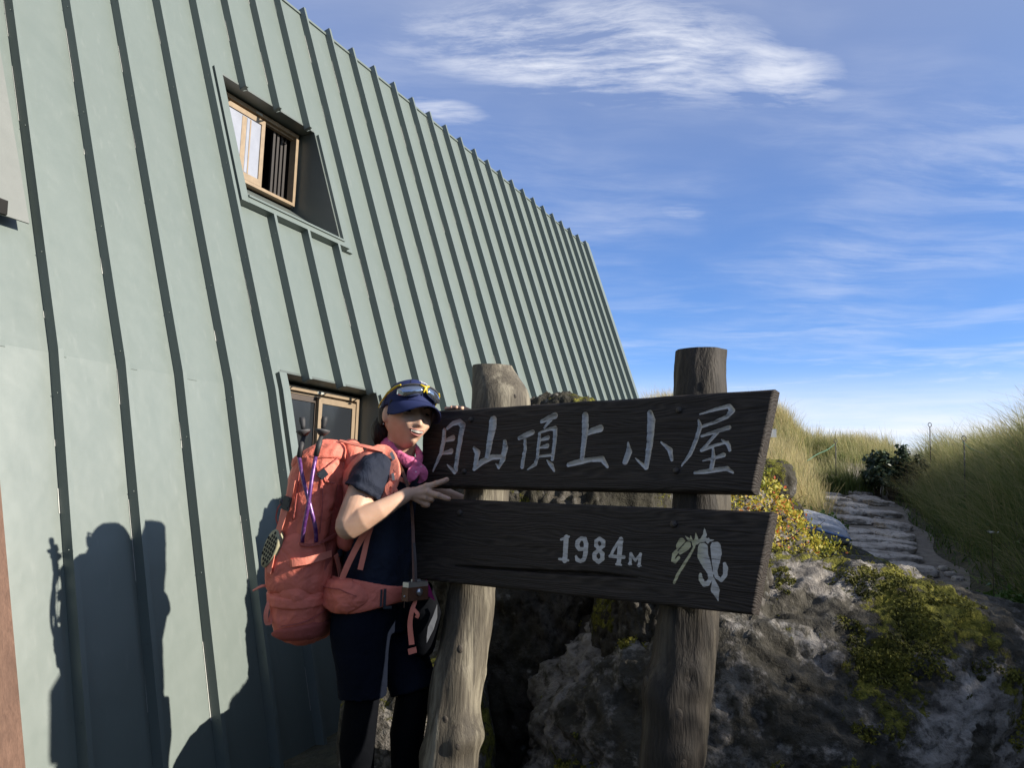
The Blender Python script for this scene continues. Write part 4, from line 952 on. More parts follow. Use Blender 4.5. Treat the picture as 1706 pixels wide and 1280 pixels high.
# ------------------------------------------------------------------ the hiker
MAT['skin'] = None
m, t, b = new_mat('skin'); o = coord(t)
t.l(t.ramp(t.noise(o, 22, 5), [(.3, (.47, .285, .195)), (.7, (.55, .35, .25))]), b.inputs['Base Color'])
b.inputs['Roughness'].default_value = .5; b.inputs['Specular IOR Level'].default_value = .35
b.inputs['Subsurface Weight'].default_value = .12; b.inputs['Subsurface Radius'].default_value = (.010, .004, .002); b.inputs['Subsurface Scale'].default_value = .6
bump(t, b, t.noise(o, 260, 3), .12, .002); MAT['skin'] = m
MAT['shirt'] = fabric('navy_shirt', (.012, .016, .030), 1200, 16, .6)
MAT['shorts'] = fabric('dark_shorts', (.0055, .0075, .014), 1200, 14, .35)
MAT['leggings'] = fabric('black_leggings', (.004, .0045, .006), 1200, 20, .15)
for k_ in ('shorts', 'leggings'):
    for nd_ in MAT[k_].node_tree.nodes:
        if nd_.type == 'BSDF_PRINCIPLED': nd_.inputs['Specular IOR Level'].default_value = .04
MAT['coral'] = fabric('coral_nylon', (.66, .178, .125), 1100, 15, .75, .6)
MAT['coral_light'] = fabric('coral_webbing', (.64, .205, .145), 1500, 40, .15, .6)
MAT['coral_dark'] = fabric('coral_mesh', (.36, .092, .075), 500, 40, .4, .8)
MAT['buckle'] = simple('dark_buckle', (.022, .026, .034), .4)
MAT['silver'] = simple('silver_metal', (.45, .45, .46), .3, .1, 30, .8)
MAT['hair'] = None
m, t, b = new_mat('hair'); o = coord(t); mpv = t.n('ShaderNodeMapping'); t.l(o, mpv.inputs[0]); mpv.inputs['Scale'].default_value = (160, 160, 8)
hn = t.noise(mpv.outputs[0], 2, 3); t.l(t.ramp(hn, [(.35, (.006, .004, .0035)), (.7, (.026, .016, .012))]), b.inputs['Base Color']); b.inputs['Roughness'].default_value = .6; b.inputs['Specular IOR Level'].default_value = .2
bump(t, b, hn, .5, .004); MAT['hair'] = m
MAT['cap'] = fabric('navy_cap', (.016, .024, .085), 1300, 20, .10)
MAT['cap_dark'] = fabric('cap_underside', (.008, .010, .03), 1300, 20, .1)
MAT['white'] = simple('white_thread', (.48, .48, .50), .7)
MAT['yellow'] = simple('yellow_frame', (.50, .36, .010), .35, .06)
m, t, b = new_mat('mirror_lens'); b.inputs['Base Color'].default_value = (.34, .38, .45, 1); b.inputs['Metallic'].default_value = .92; b.inputs['Roughness'].default_value = .07; MAT['lens'] = m
m, t, b = new_mat('pink_bandana'); o = coord(t); vo = t.n('ShaderNodeTexVoronoi'); t.l(o, vo.inputs['Vector']); vo.inputs['Scale'].default_value = 70
t.l(t.mix(t.math('MULTIPLY', t.smooth(vo.outputs[0], .35, .15), t.smooth(t.noise(o, 40, 3), .45, .6)), (.58, .125, .25), (.60, .40, .46)), b.inputs['Base Color'])
b.inputs['Roughness'].default_value = .8; bump(t, b, t.noise(o, 45, 4), .4, .006); MAT['pink'] = m
MAT['magenta'] = fabric('magenta_cloth', (.20, .010, .085)); MAT['mesh_grey'] = fabric('grey_mesh', (.15, .155, .165), 700, 10, .3)
MAT['leather'] = simple('brown_leather', (.10, .038, .018), .55, .25, 40, bmp=.3); MAT['leather_dark'] = simple('dark_leather', (.035, .018, .012), .5, .25, 40)
MAT['purple'] = None
m, t, b = new_mat('purple_shaft'); o = coord(t); t.l(t.ramp(t.noise(o, 55, 4, .7), [(.48, (.085, .022, .13)), (.60, (.17, .085, .22))]), b.inputs['Base Color']); b.inputs['Roughness'].default_value = .35; b.inputs['Metallic'].default_value = .3; MAT['purple'] = m
MAT['rubber'] = simple('black_rubber', (.020, .020, .022), .65, .3, 60); MAT['basket'] = simple('grey_basket', (.055, .053, .055), .6)
MAT['sole'] = simple('beige_sole', (.28, .26, .165), .6); MAT['hole'] = simple('sole_hole', (.012, .011, .009), .9)
MAT['nail'] = simple('nail', (.56, .33, .26), .3, .05); MAT['lips'] = simple('lips', (.33, .12, .10), .45); MAT['teeth'] = simple('teeth', (.38, .355, .31), .35); MAT['mouth'] = simple('mouth_inside', (.15, .05, .045), .6)
MAT['eye'] = simple('dark_iris', (.010, .007, .006), .15); MAT['brow'] = simple('brow', (.022, .014, .011), .8)

person = empty('person', (float(P(620, 1160, 2.95)[0]), 2.95, .05), 'hiker in navy shirt and cap making a peace sign beside the sign boards', 'person')
# head frame
ya = math.radians(32)
Hf0 = np.array([math.sin(ya), -math.cos(ya), 0]); Hl0 = np.array([math.cos(ya), math.sin(ya), 0])
Hf = unit(Hf0*math.cos(-.03)-ZZ*math.sin(-.03)); Hu0 = unit(np.cross(Hl0*-1, Hf)); Hu0 = Hu0 if Hu0[2] > 0 else -Hu0
rl = math.radians(7); Hu = unit(Hu0*math.cos(rl)+Hl0*math.sin(rl)); Hl = unit(np.cross(Hf, Hu)); Hl = Hl if Hl@Hl0 > 0 else -Hl
HC = P(679, 694, 2.93); HSC = 1.09
def HW(x, y, z): return HC+(np.asarray(x)*Hl+np.asarray(y)*Hf+np.asarray(z)*Hu)*HSC
def head_shape(nu=110, nv=80):
    th = np.linspace(0.02, math.pi-.02, nv); ph = np.linspace(0, 2*math.pi, nu, endpoint=False)
    TH, PH = np.meshgrid(th, ph, indexing='ij')
    x = np.sin(TH)*np.cos(PH)*.074; y = np.sin(TH)*np.sin(PH)*.095; z = np.cos(TH)*.109
    fr = sstep(-.01, .05, y)
    low = sstep(-.005, -.095, z)
    x = x*(1-(.40*low)*fr-.22*low*(1-fr)); x = x*(1+.05*np.exp(-((z+.022)/.028)**2)*fr)
    y = np.where(y < 0, y*(1-.50*sstep(-.02, -.09, z)), y)
    y = np.where(y > 0, np.minimum(y, .072+(y-.072)*.60)*1.03, y)
    y = y+fr*low*.013
    g = lambda cx, cz, sx, sz: np.exp(-((x-cx)/sx)**2-((z-cz)/sz)**2)*fr
    y = y-.0085*(g(.030, .006, .017, .011)+g(-.030, .006, .017, .011))+.0050*(g(.028, .024, .022, .008)+g(-.028, .024, .022, .008))
    ridge = np.clip((.012-z)/.042, 0, 1)*sstep(-.052, -.038, z)
    y = y+fr*np.exp(-(x/(.0065+.0045*ridge))**2)*(.004+.0165*ridge)*sstep(.026, .004, z)*sstep(-.054, -.040, z)
    y = y+.006*(g(.013, -.038, .0075, .008)+g(-.013, -.038, .0075, .008))
    y = y+.0045*(g(.036, -.032, .018, .017)+g(-.036, -.032, .018, .017))
    y = y+.0065*g(0, -.060, .024, .013)-.004*g(0, -.079, .020, .006)+.008*g(0, -.095, .018, .012)
    return x, y, z
hx, hy, hz = head_shape()
hv = np.stack([hx, hy, hz], -1)
def face_y(x, z, off=.001):
    q = hv.reshape(-1, 3); q = q[q[:, 1] > .03]; return q[np.argmin((q[:, 0]-x)**2+(q[:, 2]-z)**2), 1]+off
BM = MB()
rings = [[HW(*p) for p in row] for row in hv]; BM.loft(rings, True)
for sx in (-1, 1):                    # ears
    BM.ball(HW(sx*.0735, -.004, -.006), (.009, .019, .031), 14, 10, [unit(Hl*.94+Hf*.34*sx), unit(Hf*.94-Hl*.34*sx), Hu])
BM.capsule([P(660, 786, 2.98), P(668, 755, 2.965), HW(0, -.022, -.055)], [.060, .051, .052], 20)
# trunk, hips
BM.capsule([P(622, 1010, 2.97), P(630, 960, 2.97), P(638, 860, 2.97), P(645, 800, 2.97)], [.12, .105, .10, .085], 20)
NS = P(621, 784, 2.825)               # near shoulder, elbow, wrist
arm = [NS, P(606, 815, 2.785), P(592, 848, 2.76), P(580, 876, 2.745)]
BM.capsule(arm, [.053, .0505, .0475, .0435], 20)
fore = [P(581, 878, 2.745), P(606, 864, 2.735), P(634, 850, 2.74), P(658, 836, 2.755), P(680, 823, 2.775)]
BM.capsule(fore, [.0435, .0415, .0335, .0262, .0225], 20)
# near hand: back of the hand to the camera, two fingers spread, two curled, thumb folded behind
kn = dict(i=P(711, 811, 2.775), m=P(712, 820, 2.77), r=P(709, 829, 2.775), l=P(703, 837, 2.785))
wr_ = P(681, 823, 2.778)
for k_, r_ in (('i', .0118), ('m', .0120), ('r', .0116), ('l', .0105)): BM.capsule([wr_+(kn[k_]-wr_)*.05, wr_+(kn[k_]-wr_)*.55, kn[k_]], [.0135, .0128, r_], 14)
BM.capsule([kn['i'], P(724, 807.5, 2.772), P(735, 803.5, 2.772), P(744.5, 799.5, 2.775)], [.0116, .0106, .0098, .0088], 14)
BM.capsule([kn['m'], P(726, 824.5, 2.765), P(738, 828.5, 2.767), P(747.5, 831.5, 2.770)], [.0118, .0108, .0100, .0090], 14)
for q_, r_ in ((kn['i'], .0128), (kn['m'], .0128), (kn['r'], .0122), (P(727.5, 806.2, 2.771), .0112), (P(729.5, 825.6, 2.764), .0113), (P(719.5, 832, 2.777), .0112), (P(712.5, 841.8, 2.787), .0102)): BM.ball(q_-np.array([0, .0022, -.001]), r_, 12, 8)
BM.capsule([kn['r'], P(717, 831.5, 2.775), P(718.5, 834, 2.793), P(710, 834.5, 2.802)], [.0112, .0104, .0096, .0085], 14)
BM.capsule([kn['l'], P(710, 841, 2.785), P(711.5, 843, 2.800), P(704, 842, 2.808)], [.0100, .0092, .0086, .0076], 14)
BM.capsule([P(688, 818, 2.792), P(700, 818, 2.812), P(711, 826, 2.816), P(716, 830, 2.810)], [.0135, .0125, .0110, .0088], 14)
# far arm: behind the boards, hand hooked over the top edge
FS = P(676, 796, 3.115)
def bq(x, y, back): q = bp(x, y); return q-BN*back
el = bq(742, 842, .16)
BM.capsule([FS, P(708, 818, 3.14), el], [.050, .045, .040], 18)
fw_ = bq(752, 712, .115)
BM.capsule([el, bq(746, 775, .14), fw_], [.040, .034, .023], 18)
for k_, (fx, ln, hh) in enumerate(((741, .0, 678.5), (749, .006, 676.5), (757, .006, 676.5), (765, .0, 677.5))):
    BM.capsule([fw_+BD*(.012*(k_-1.5)), bq(fx, 694, .088), bq(fx, hh+1, .062), bq(fx-1, hh, .035), bq(fx-1.5, hh+1.0, .013+.002*k_)], [.012, .0112, .0098, .0092, .0082], 12)
BM.capsule([fw_, bq(735, 706, .085), bq(730, 699, .064)], [.013, .011, .009], 12)
# legs
hipn, hipf = P(606, 1010, 2.90), P(640, 1012, 3.06)
kneen, kneef = P(603, 1170, 2.885), P(688, 1160, 2.99)
gz = lambda x, y: float(ground(np.array([x]), np.array([y]))[0])
ankn = np.array([kneen[0]+.0, kneen[1]+.05, gz(kneen[0], kneen[1]+.05)+.10]); ankf = np.array([kneef[0]-.02, kneef[1]+.08, gz(kneef[0], kneef[1]+.08)+.10])
for a_, k_, n_ in ((hipn, kneen, ankn), (hipf, kneef, ankf)):
    BM.capsule([a_, (a_+k_)/2, k_], [.085, .074, .054], 18); BM.capsule([k_, k_+(n_-k_)*.3+np.array([-.012, 0, 0]), n_], [.052, .054, .036], 18)
    BM.capsule([n_+np.array([-.02, 0, -.05]), n_+np.array([.06, -.02, -.065]), n_+np.array([.15, -.05, -.075])], [.036, .035, .028], 14)
body = remesh(BM, .0036, 'body', MAT['skin'], person, 2)

def hobj(mb_, name, mat, smooth=True): return mb_.build(name, mat, person, smooth)
for x_, y_, d_, ang in ((743.2, 799.2, 2.775, .38), (746.2, 830.6, 2.770, -.25)):   # nails
    nl = MB(); a_ = np.array([math.cos(ang), 0, math.sin(ang)]); nl.ball(P(x_, y_, d_)-np.array([0, .0083, 0]), (.0062, .0042, .0016), 12, 8, [a_, np.array([-a_[2], 0, a_[0]]), np.array([0, 1., 0])]); hobj(nl, 'fingernail', MAT['nail'])
# face details
for sx in (-1, 1):
    e = MB(); e.ball(HW(sx*.0305, face_y(sx*.0305, .004)-.0016, .004), (.0135, .0035, .0042), 14, 8, [Hl, Hf, Hu]); hobj(e, 'eye', MAT['eye'])
    br = MB(); br.capsule([HW(sx*x_, face_y(sx*x_, z_, -.0005), z_) for x_, z_ in ((.014, .020), (.028, .0255), (.044, .020))], [.0026, .0030, .0014], 8); hobj(br, 'eyebrow', MAT['brow'])
def lip_line(pts, r): return [HW(x_, face_y(x_, z_, .0005+d_), z_) for x_, z_, d_ in pts], r
def mpt(u, z, d): return HW(u, face_y(u, max(z, -.070))+d, z)
mo = MB(); us = np.linspace(-.0245, .0245, 13)
zu = lambda u: -.0555+.0022*(abs(u)/.0245)**2; zl = lambda u: -.0685+.0135*(abs(u)/.0245)**2.2
mo.loft([[mpt(u, zu(u), -.0002), mpt(u, (zu(u)+zl(u))/2, .0003), mpt(u, zl(u), -.0002), mpt(u, (zu(u)+zl(u))/2, -.004)] for u in us], True); hobj(mo, 'mouth', MAT['mouth'])
te = MB()
for k_ in range(-4, 4):
    u0, u1 = (k_+.06)*.0052, (k_+.94)*.0052; um_ = (u0+u1)/2
    zt_, zb_ = zu(um_)-.0004, zu(um_)-.0080+.0032*(abs(um_)/.02)**2
    te.hexa([mpt(u0, zt_, .0004), mpt(u1, zt_, .0004), mpt(u1, zb_, .0004), mpt(u0, zb_, .0004)], [mpt(u0, zt_, .0016), mpt(u1, zt_, .0016), mpt(u1, zb_, .0016), mpt(u0, zb_, .0016)])
hobj(te, 'teeth', MAT['teeth'], False)
lp = MB(); lp.capsule([mpt(u, zu(u)+.0016, .0004) for u in us], [.0011+.0013*(1-(abs(u)/.0245)**2) for u in us], 8); hobj(lp, 'upper_lip', MAT['lips'])
lp = MB(); lp.capsule([mpt(u, zl(u)-.0020, .0010) for u in us], [.0010+.0019*(1-(abs(u)/.0245)**2) for u in us], 8); hobj(lp, 'lower_lip', MAT['lips'])
er = MB(); er.ball(HW(-.078, -.002, -.040), .0026, 10, 8); hobj(er, 'earring', MAT['silver'])
# hair: close on the skull, gathered low behind the ear
hr = MB(); hr.ball(HW(0, -.028, .030), (.0795, .083, .088), 28, 18, [Hl, Hf, Hu])
hr.ball(HW(-.012, -.090, -.030), (.062, .040, .060), 20, 14, [Hl, Hf, Hu]); hr.ball(HW(-.050, -.076, -.050), (.040, .038, .056), 18, 12, [Hl, Hf, Hu]); hr.ball(HW(-.040, -.090, -.085), (.028, .026, .030), 16, 10, [Hl, Hf, Hu])
hr.capsule([HW(-.0700, .030, .034), HW(-.0725, .023, .012), HW(-.0745, .016, -.012)], [.012, .010, .004], 10)
hr.ball(HW(-.066, -.040, .004), (.017, .030, .050), 16, 10, [Hl, Hf, Hu])
remesh(hr, .004, 'hair', MAT['hair'], person, 2, lambda co, no: co+no*(.0022*fbm(co*np.array([1, 1, .12]), 110, 2, 5))[:, None])
# cap
CRX, CRY, CRZ = .0840, .1040, .100
def crown(phi, th, off=0.0):          # phi from straight ahead towards her left; th from the top
    bz = .020+.016*math.cos(phi)*math.sin(th)**2
    s_, c_ = math.sin(th)**.82, math.cos(th)
    x_, y_, z_ = (CRX+off)*s_*math.sin(phi), (CRY+off)*s_*math.cos(phi)-.006, bz+(CRZ+off)*c_*(1.02-.10*(1-math.cos(phi))*.5)
    return HW(x_, y_, z_)
cp = MB(); rows = []
for th in list(np.linspace(.02, math.pi/2, 22)): rows.append([crown(p_, th) for p_ in np.linspace(0, 2*math.pi, 56, endpoint=False)])
rows += [[crown(p_, math.pi/2, -.004) for p_ in np.linspace(0, 2*math.pi, 56, endpoint=False)]]
cp.loft(rows, True); capo = hobj(cp, 'cap', MAT['cap'])
seam = MB()
for p_ in np.radians([-150, -90, -32, 32, 90, 150]): seam.tube([crown(p_, th, .0004) for th in np.linspace(.05, math.pi/2, 14)], .0011, 6)
seam.ball(crown(0, .01, .001), (.007, .007, .004), 10, 6, [Hl, Hf, Hu])
sb_ = seam.build('seam', MAT['cap_dark'], capo, True)
bm_ = MB(); n_ = 30; nr_ = 10; top, bot = [], []
for i in range(nr_+1):
    f_ = i/nr_; rt, rb_ = [], []
    for p_ in np.linspace(-1.32, 1.32, n_):
        c_ = math.cos(p_*1.19) if abs(p_*1.19) < math.pi/2 else 0
        base = np.array([CRX*math.sin(p_), CRY*math.cos(p_)-.006, .020+.016*math.cos(p_)])
        ext = .068*f_*max(c_, 0)**.55
        q = base+np.array([.10*ext*math.sin(p_), ext, 0]); q[2] += -.30*ext-.016*f_*(abs(math.sin(p_))**2)*1.0*min(1, c_+.25)+.002
        q[2] -= .34*q[0]**2/.08*f_
        rt.append(HW(*q)); q2 = q.copy(); q2[2] -= .0035; rb_.append(HW(*q2))
    top.append(rt); bot.append(rb_)
rows = top+bot[::-1]; bm_.loft(rows, False, False)
bm_.add(top[-1]+bot[-1], [(k, k+1, n_+k+1, n_+k) for k in range(n_-1)])
bm_.build('brim', MAT['cap'], capo, True)
# lettering on the front of the cap: THE
fc = bpy.data.curves.new('lettering', 'FONT'); fc.body = 'THE'; fc.size = .024; fc.extrude = .0006; fc.align_x = 'CENTER'; fc.offset = .0009; fc.resolution_u = 2
fo = bpy.data.objects.new('lettering', fc); col.objects.link(fo); dg = bpy.context.evaluated_depsgraph_get(); dg.update()
fm = bpy.data.meshes.new_from_object(fo.evaluated_get(dg)); bpy.data.objects.remove(fo)
vs = [crown(v_.co.x/.085+.22, math.radians(43)-(v_.co.y)/.10, .0012+v_.co.z) for v_ in fm.vertices]; fs_ = [tuple(p_.vertices) for p_ in fm.polygons]
mesh_obj('lettering', vs, fs_, MAT['white'], capo)
# sunglasses pushed up on the cap: mirrored lenses in a yellow frame
sg = empty('sunglasses', tuple(crown(0, 1.0)), 'mirrored sport sunglasses with yellow frame resting on the navy cap', 'sunglasses')
def gl(phi, z_, off): # position over the cap front, z_ above its rim line
    th = math.acos(max(-1, min(1, z_/CRZ))); return crown(phi, th, off)
for sx in (-1, 1):
    ln = MB(); rows = []
    for p_ in np.linspace(.09, .92, 14):
        f_ = (p_-.09)/.83; hi = .051+.004*math.sin(f_*3.0)-.010*f_; lo = .013+.010*(1-f_)**2-.005*math.sin(f_*3.14)+.006*f_**3
        rows.append([gl(sx*p_, lo, .013), gl(sx*p_, (lo+hi)/2, .018), gl(sx*p_, hi, .014), gl(sx*p_, hi, .0115), gl(sx*p_, (lo+hi)/2, .0155), gl(sx*p_, lo, .0105)])
    ln.loft(rows, True); ln.build('lens', MAT['lens'], sg, True)
    fr = MB(); fr.capsule([gl(sx*p_, .050+.004*math.sin((p_-.09)/.83*3)-.010*(p_-.09)/.83+.001, .0145) for p_ in np.linspace(.10, .95, 10)], [.0022]*10, 8); fr.build('rim', MAT['basket'], sg, True)
    tp = MB(); tp.capsule([gl(sx*.86, .046, .017), gl(sx*1.02, .043, .015), gl(sx*1.35, .034, .010), gl(sx*1.75, .012, .008), HW(sx*.088, -.040, .016)], [.0034, .0050, .0040, .0030, .0024], 10); tp.build('temple', MAT['yellow'], sg, True)
br = MB()
br.capsule([gl(-.16, .049, .0165), gl(0, .041, .019), gl(.16, .049, .0165)], [.0030, .0058, .0030], 10); br.capsule([gl(0, .041, .019), gl(-.06, .027, .016)], [.005, .0026], 8); br.capsule([gl(0, .041, .019), gl(.06, .027, .016)], [.005, .0026], 8)
br.build('bridge', MAT['yellow'], sg, True)
# bandana
bd = MB(); nk = P(667, 760, 2.965)
pts = spline([P(640, 728, 3.01), P(644, 738, 2.935), P(655, 752, 2.895), P(672, 765, 2.870), P(688, 772, 2.868), P(697, 768, 2.89), P(698, 756, 2.95), P(690, 744, 3.02)], 30)
rr = [.021+.003*math.sin(k*.5) for k in range(30)]
bd.tube(list(pts), rr, 14, .50, unit([-.5, -.8, .45]))
bd.ball(P(694, 773, 2.855), (.015, .014, .013), 14, 10)
for path, wds in (([P(693, 775, 2.85), P(690, 785, 2.838), P(684, 796, 2.835), P(680, 806, 2.842)], [.022, .044, .036, .004]), ([P(697, 774, 2.852), P(703, 785, 2.848), P(704, 796, 2.858), P(698, 805, 2.868)], [.022, .036, .034, .006])):
    q = spline(path, 12); bd.ribbon(list(q), list(np.interp(np.linspace(0, 3, 12), range(4), wds)), .006, unit([.1, -1, .15]))
remesh(bd, .0026, 'bandana', MAT['pink'], person, 2, lambda co, no: co+no*(.0022*fbm(co, 60, 3, 9))[:, None])
# shirt
Ft = unit([.955, -.30, 0]); Lt = unit([.30, .955, 0])
sh = MB(); rings = []
for y_, cx_, hd, hw in ((762, 659, .058, .066), (770, 655, .074, .100), (781, 650, .092, .142), (800, 645, .104, .163), (830, 642, .110, .166), (870, 640, .109, .160), (920, 637, .106, .152), (970, 632, .104, .152), (1002, 627, .108, .158)):
    c_ = P(cx_, y_, 2.975); rings.append([c_+Ft*hd*np.sign(math.cos(q))*abs(math.cos(q))**.85+Lt*hw*np.sign(math.sin(q))*abs(math.sin(q))**.85 for q in np.linspace(0, 2*math.pi, 40, endpoint=False)])
sh.loft(rings, True)
sl = [P(630, 779, 2.845), P(617, 793, 2.805), P(607, 809, 2.783), P(601, 821, 2.778)]
sh.tube(sl, [.060, .0635, .0640, .0625], 24); sh.tube([sl[-1]+(sl[-2]-sl[-1])*.45, sl[-1]+(sl[-2]-sl[-1])*-.02], [.0655, .0655], 24)
sh.capsule([P(668, 785, 3.09), P(690, 808, 3.115), P(705, 820, 3.135)], [.058, .060, .056], 20)
shirt_d = lambda co, no: co+no*(.0085*fbm(co*np.array([1, 1, .55]), 11, 3, 31)+.0022*fbm(co, 34, 2, 33))[:, None]
remesh(sh, .0042, 'shirt', MAT['shirt'], person, 2, shirt_d)
so = MB(); rings = []
for y_, cx_, hd, hw in ((990, 628, .110, .160), (1020, 624, .120, .168), (1050, 624, .118, .160)):
    c_ = P(cx_, y_, 2.975); rings.append([c_+Ft*hd*math.cos(q)+Lt*hw*math.sin(q) for q in np.linspace(0, 2*math.pi, 36, endpoint=False)])
so.loft(rings, True)
so.tube([P(609, 1010, 2.91), P(603, 1060, 2.895), P(603, 1110, 2.885), P(604, 1162, 2.885)], [.112, .106, .090, .080], 26)
so.tube([P(642, 1015, 3.06), P(662, 1070, 3.04), P(680, 1120, 3.0), P(688, 1152, 2.99)], [.108, .098, .088, .082], 26)
remesh(so, .0046, 'shorts', MAT['shorts'], person, 2, lambda co, no: co+no*(.0060*fbm(co*np.array([1, 1, .5]), 10, 3, 41))[:, None])
for k_, n_ in ((kneen, ankn), (kneef, ankf)):
    lg = MB(); lg.capsule([k_+np.array([0, 0, .10]), k_, k_+(n_-k_)*.3+np.array([-.012, 0, 0]), n_+np.array([0, 0, .04])], [.060, .058, .060, .043], 20); lg.build('legging', MAT['leggings'], person, True)
    bt = MB(); bt.capsule([n_+np.array([0, 0, .07]), n_+np.array([-.005, 0, -.03])], [.050, .050], 16); bt.capsule([n_+np.array([-.03, 0, -.052]), n_+np.array([.06, -.02, -.056]), n_+np.array([.15, -.05, -.066])], [.050, .049, .038], 16)
    remesh(bt, .006, 'boot', MAT['leather_dark'], person, 2)

# ------------------------------------------------------------------ backpack
pack = empty('backpack', tuple(P(515, 1060, 2.95)), 'coral red hiking backpack with hip belt worn on the back of the hiker', 'backpack')
rows = [(737, 556, 583, .07), (742, 541, 592, .10), (752, 523, 597, .125), (767, 502, 597, .138), (800, 489, 592, .145), (825, 484, 588, .148), (850, 475, 582, .15), (900, 466, 574, .152), (942, 460, 566, .152), (974, 459, 563, .152), (1005, 461, 560, .150), (1036, 465, 553, .142), (1053, 468, 547, .130), (1063, 484, 534, .10), (1068, 500, 522, .05)]
ex, ey = unit([.975, -.22, 0]), unit([.22, .975, 0])
ry = np.array([r_[0] for r_ in rows], float)
def pack_c(y): return [float(np.interp(y, ry, [r_[k] for r_ in rows])) for k in (1, 2, 3)]
def pack_pt(y, phi, off=0.0):         # phi: 0 towards the wearer's back, -90 towards the camera
    l_, r_, b_ = pack_c(y); c_ = P((l_+r_)/2+1, y, 2.945); a_ = (r_-l_-4)/2/FPX*2.90*.97
    ca, sa = math.cos(phi), math.sin(phi); e = .72
    return c_+ex*(a_+off)*np.sign(ca)*abs(ca)**e+ey*(b_+off)*np.sign(sa)*abs(sa)**e
def wr_pack(co, no):
    f_ = .0065*fbm(co*np.array([1, 1, .55]), 9, 3, 51)+.0035*fbm(co*np.array([1, 1, .8]), 26, 3, 53)+.004*(1-np.abs(fbm(co*np.array([.8, .8, 1.1]), 12, 2, 57)))
    return co+no*f_[:, None]
mb = MB(); mb.loft([[pack_pt(y, q) for q in np.linspace(0, 2*math.pi, 64, endpoint=False)] for y in spline([[r_[0]] for r_ in rows], 80)[:, 0]], True)
mb.capsule([P(585, 748, 2.88), P(592, 775, 2.87), P(589, 830, 2.87), P(578, 900, 2.87)], [.03, .036, .036, .034], 14)
remesh(mb, .005, 'main_bag', MAT['coral'], pack, 2, wr_pack)
grid = [(y, q) for y in np.linspace(738, 1066, 140) for q in np.radians(np.linspace(-195, 15, 120))]
gp = np.array([pack_pt(y, q) for y, q in grid]); v_ = gp-CAM; zf = v_@CF; gx_, gy_ = CX+FPX*(v_@CR)/zf, CY-FPX*(v_@CU)/zf
def on_pack(x, y, off=.010):
    k = np.argmin((gx_-x)**2+(gy_-y)**2+30*(gp[:, 1]-2.75)**2); yy, q = grid[k]; return pack_pt(yy, q, off), unit(pack_pt(yy, q, .02)-pack_pt(yy, q, 0))
def pstrap(name, px, wpx, off=.013, mat='coral_light', n=18, th=.003):
    q = spline(px, n); pts, nr = zip(*[on_pack(x, y, off) for x, y in q]); pts = np.array(pts); ker = np.array([1, 2, 3, 2, 1])/9
    pts = np.stack([np.convolve(np.pad(pts[:, k], 2, mode='edge'), ker, 'valid') for k in range(3)], 1)
    wd = list(np.interp(np.linspace(0, 1, n), np.linspace(0, 1, len(wpx)), wpx)) if not np.isscalar(wpx) else [wpx]*n
    m_ = MB(); m_.ribbon(list(pts), [w_/FPX*2.8 for w_ in wd], th, np.array(nr)); return m_.build(name, MAT[mat], pack, False)
def patch(name, y0f, y1f, q0, q1, off, mat, ny=16, nq=36, belly=0.0, drape=0.0):
    m_ = MB(); F_, B_ = [], []
    for i in range(ny):
        f_ = i/(ny-1); rf, rb_ = [], []
        for q in np.radians(np.linspace(q0, q1, nq)):
            y = y0f(q)+(y1f(q)-y0f(q))*f_; e_ = min(1.0, min(f_, 1-f_)*6+.15)
            o_ = off*e_+belly*math.sin(math.pi*f_)+drape*math.sin(q*17+2*f_)*math.sin(math.pi*f_)
            rf.append(pack_pt(y, q, o_)); rb_.append(pack_pt(y, q, -.004))
        F_.append(rf); B_.append(rb_)
    m_.loft(F_+B_[::-1], False, False)
    m_.add(F_[0]+B_[0], [(k, k+1, nq+k+1, nq+k) for k in range(nq-1)])
    return m_.build(name, MAT[mat], pack, True)
c_ = lambda v: (lambda q: v)
patch('side_pocket', lambda q: 897+10*math.sin(q*2.2+1.2)+3*math.sin(q*9), lambda q: 986+4*math.cos(q*2), -178, -14, .010, 'coral', belly=.004, drape=.0025)
patch('seam_band', lambda q: 983+5*math.cos((q+1.4)*1.6), lambda q: 1003+5*math.cos((q+1.4)*1.6), -200, -4, .010, 'coral', 8)
patch('base_panel', lambda q: 1040-14*math.cos((q+.4)*1.1), lambda q: 1062, -200, 0, .0105, 'coral_dark', 8)
patch('back_mesh', lambda q: 800, lambda q: 985, -33, -4, .010, 'coral_dark', 20, 12, .004, .002)
patch('lid', lambda q: 740, lambda q: 778+10*math.sin(q*1.5), -185, 8, .010, 'coral', 12, 40, .004, .002)
pstrap('compression_strap', [(487, 842), (480, 862), (470, 895), (463, 925), (457, 958)], [11, 13, 13], .022)
pstrap('compression_strap', [(470, 941), (490, 938), (515, 932), (546, 921)], [12, 12, 11], .030)
pstrap('compression_strap', [(548, 921), (551, 940), (553, 965), (551, 985), (550, 1008)], [9, 9, 7], .033)
pstrap('compression_strap', [(503, 822), (520, 806), (537, 791), (553, 777)], [8, 9, 10], .020)
pstrap('compression_strap', [(496, 800), (491, 820), (488, 838)], [10, 11, 12], .020)
pstrap('zip', [(563, 762), (548, 775), (541, 800), (556, 806)], 2.2, .013, 'coral_dark', th=.003)
pstrap('zip', [(590, 758), (582, 790), (576, 830), (566, 880)], 2.2, .014, 'coral_dark', th=.003)
pstrap('pocket_hem', [(468, 903), (485, 900), (503, 906), (518, 909), (535, 902), (556, 888)], 4.5, .022, 'coral_dark', th=.004)
pstrap('seam', [(532, 772), (537, 830), (530, 893)], 2.0, .012, 'coral_dark')
pstrap('seam', [(505, 772), (497, 830), (488, 893)], 2.0, .012, 'coral_dark')
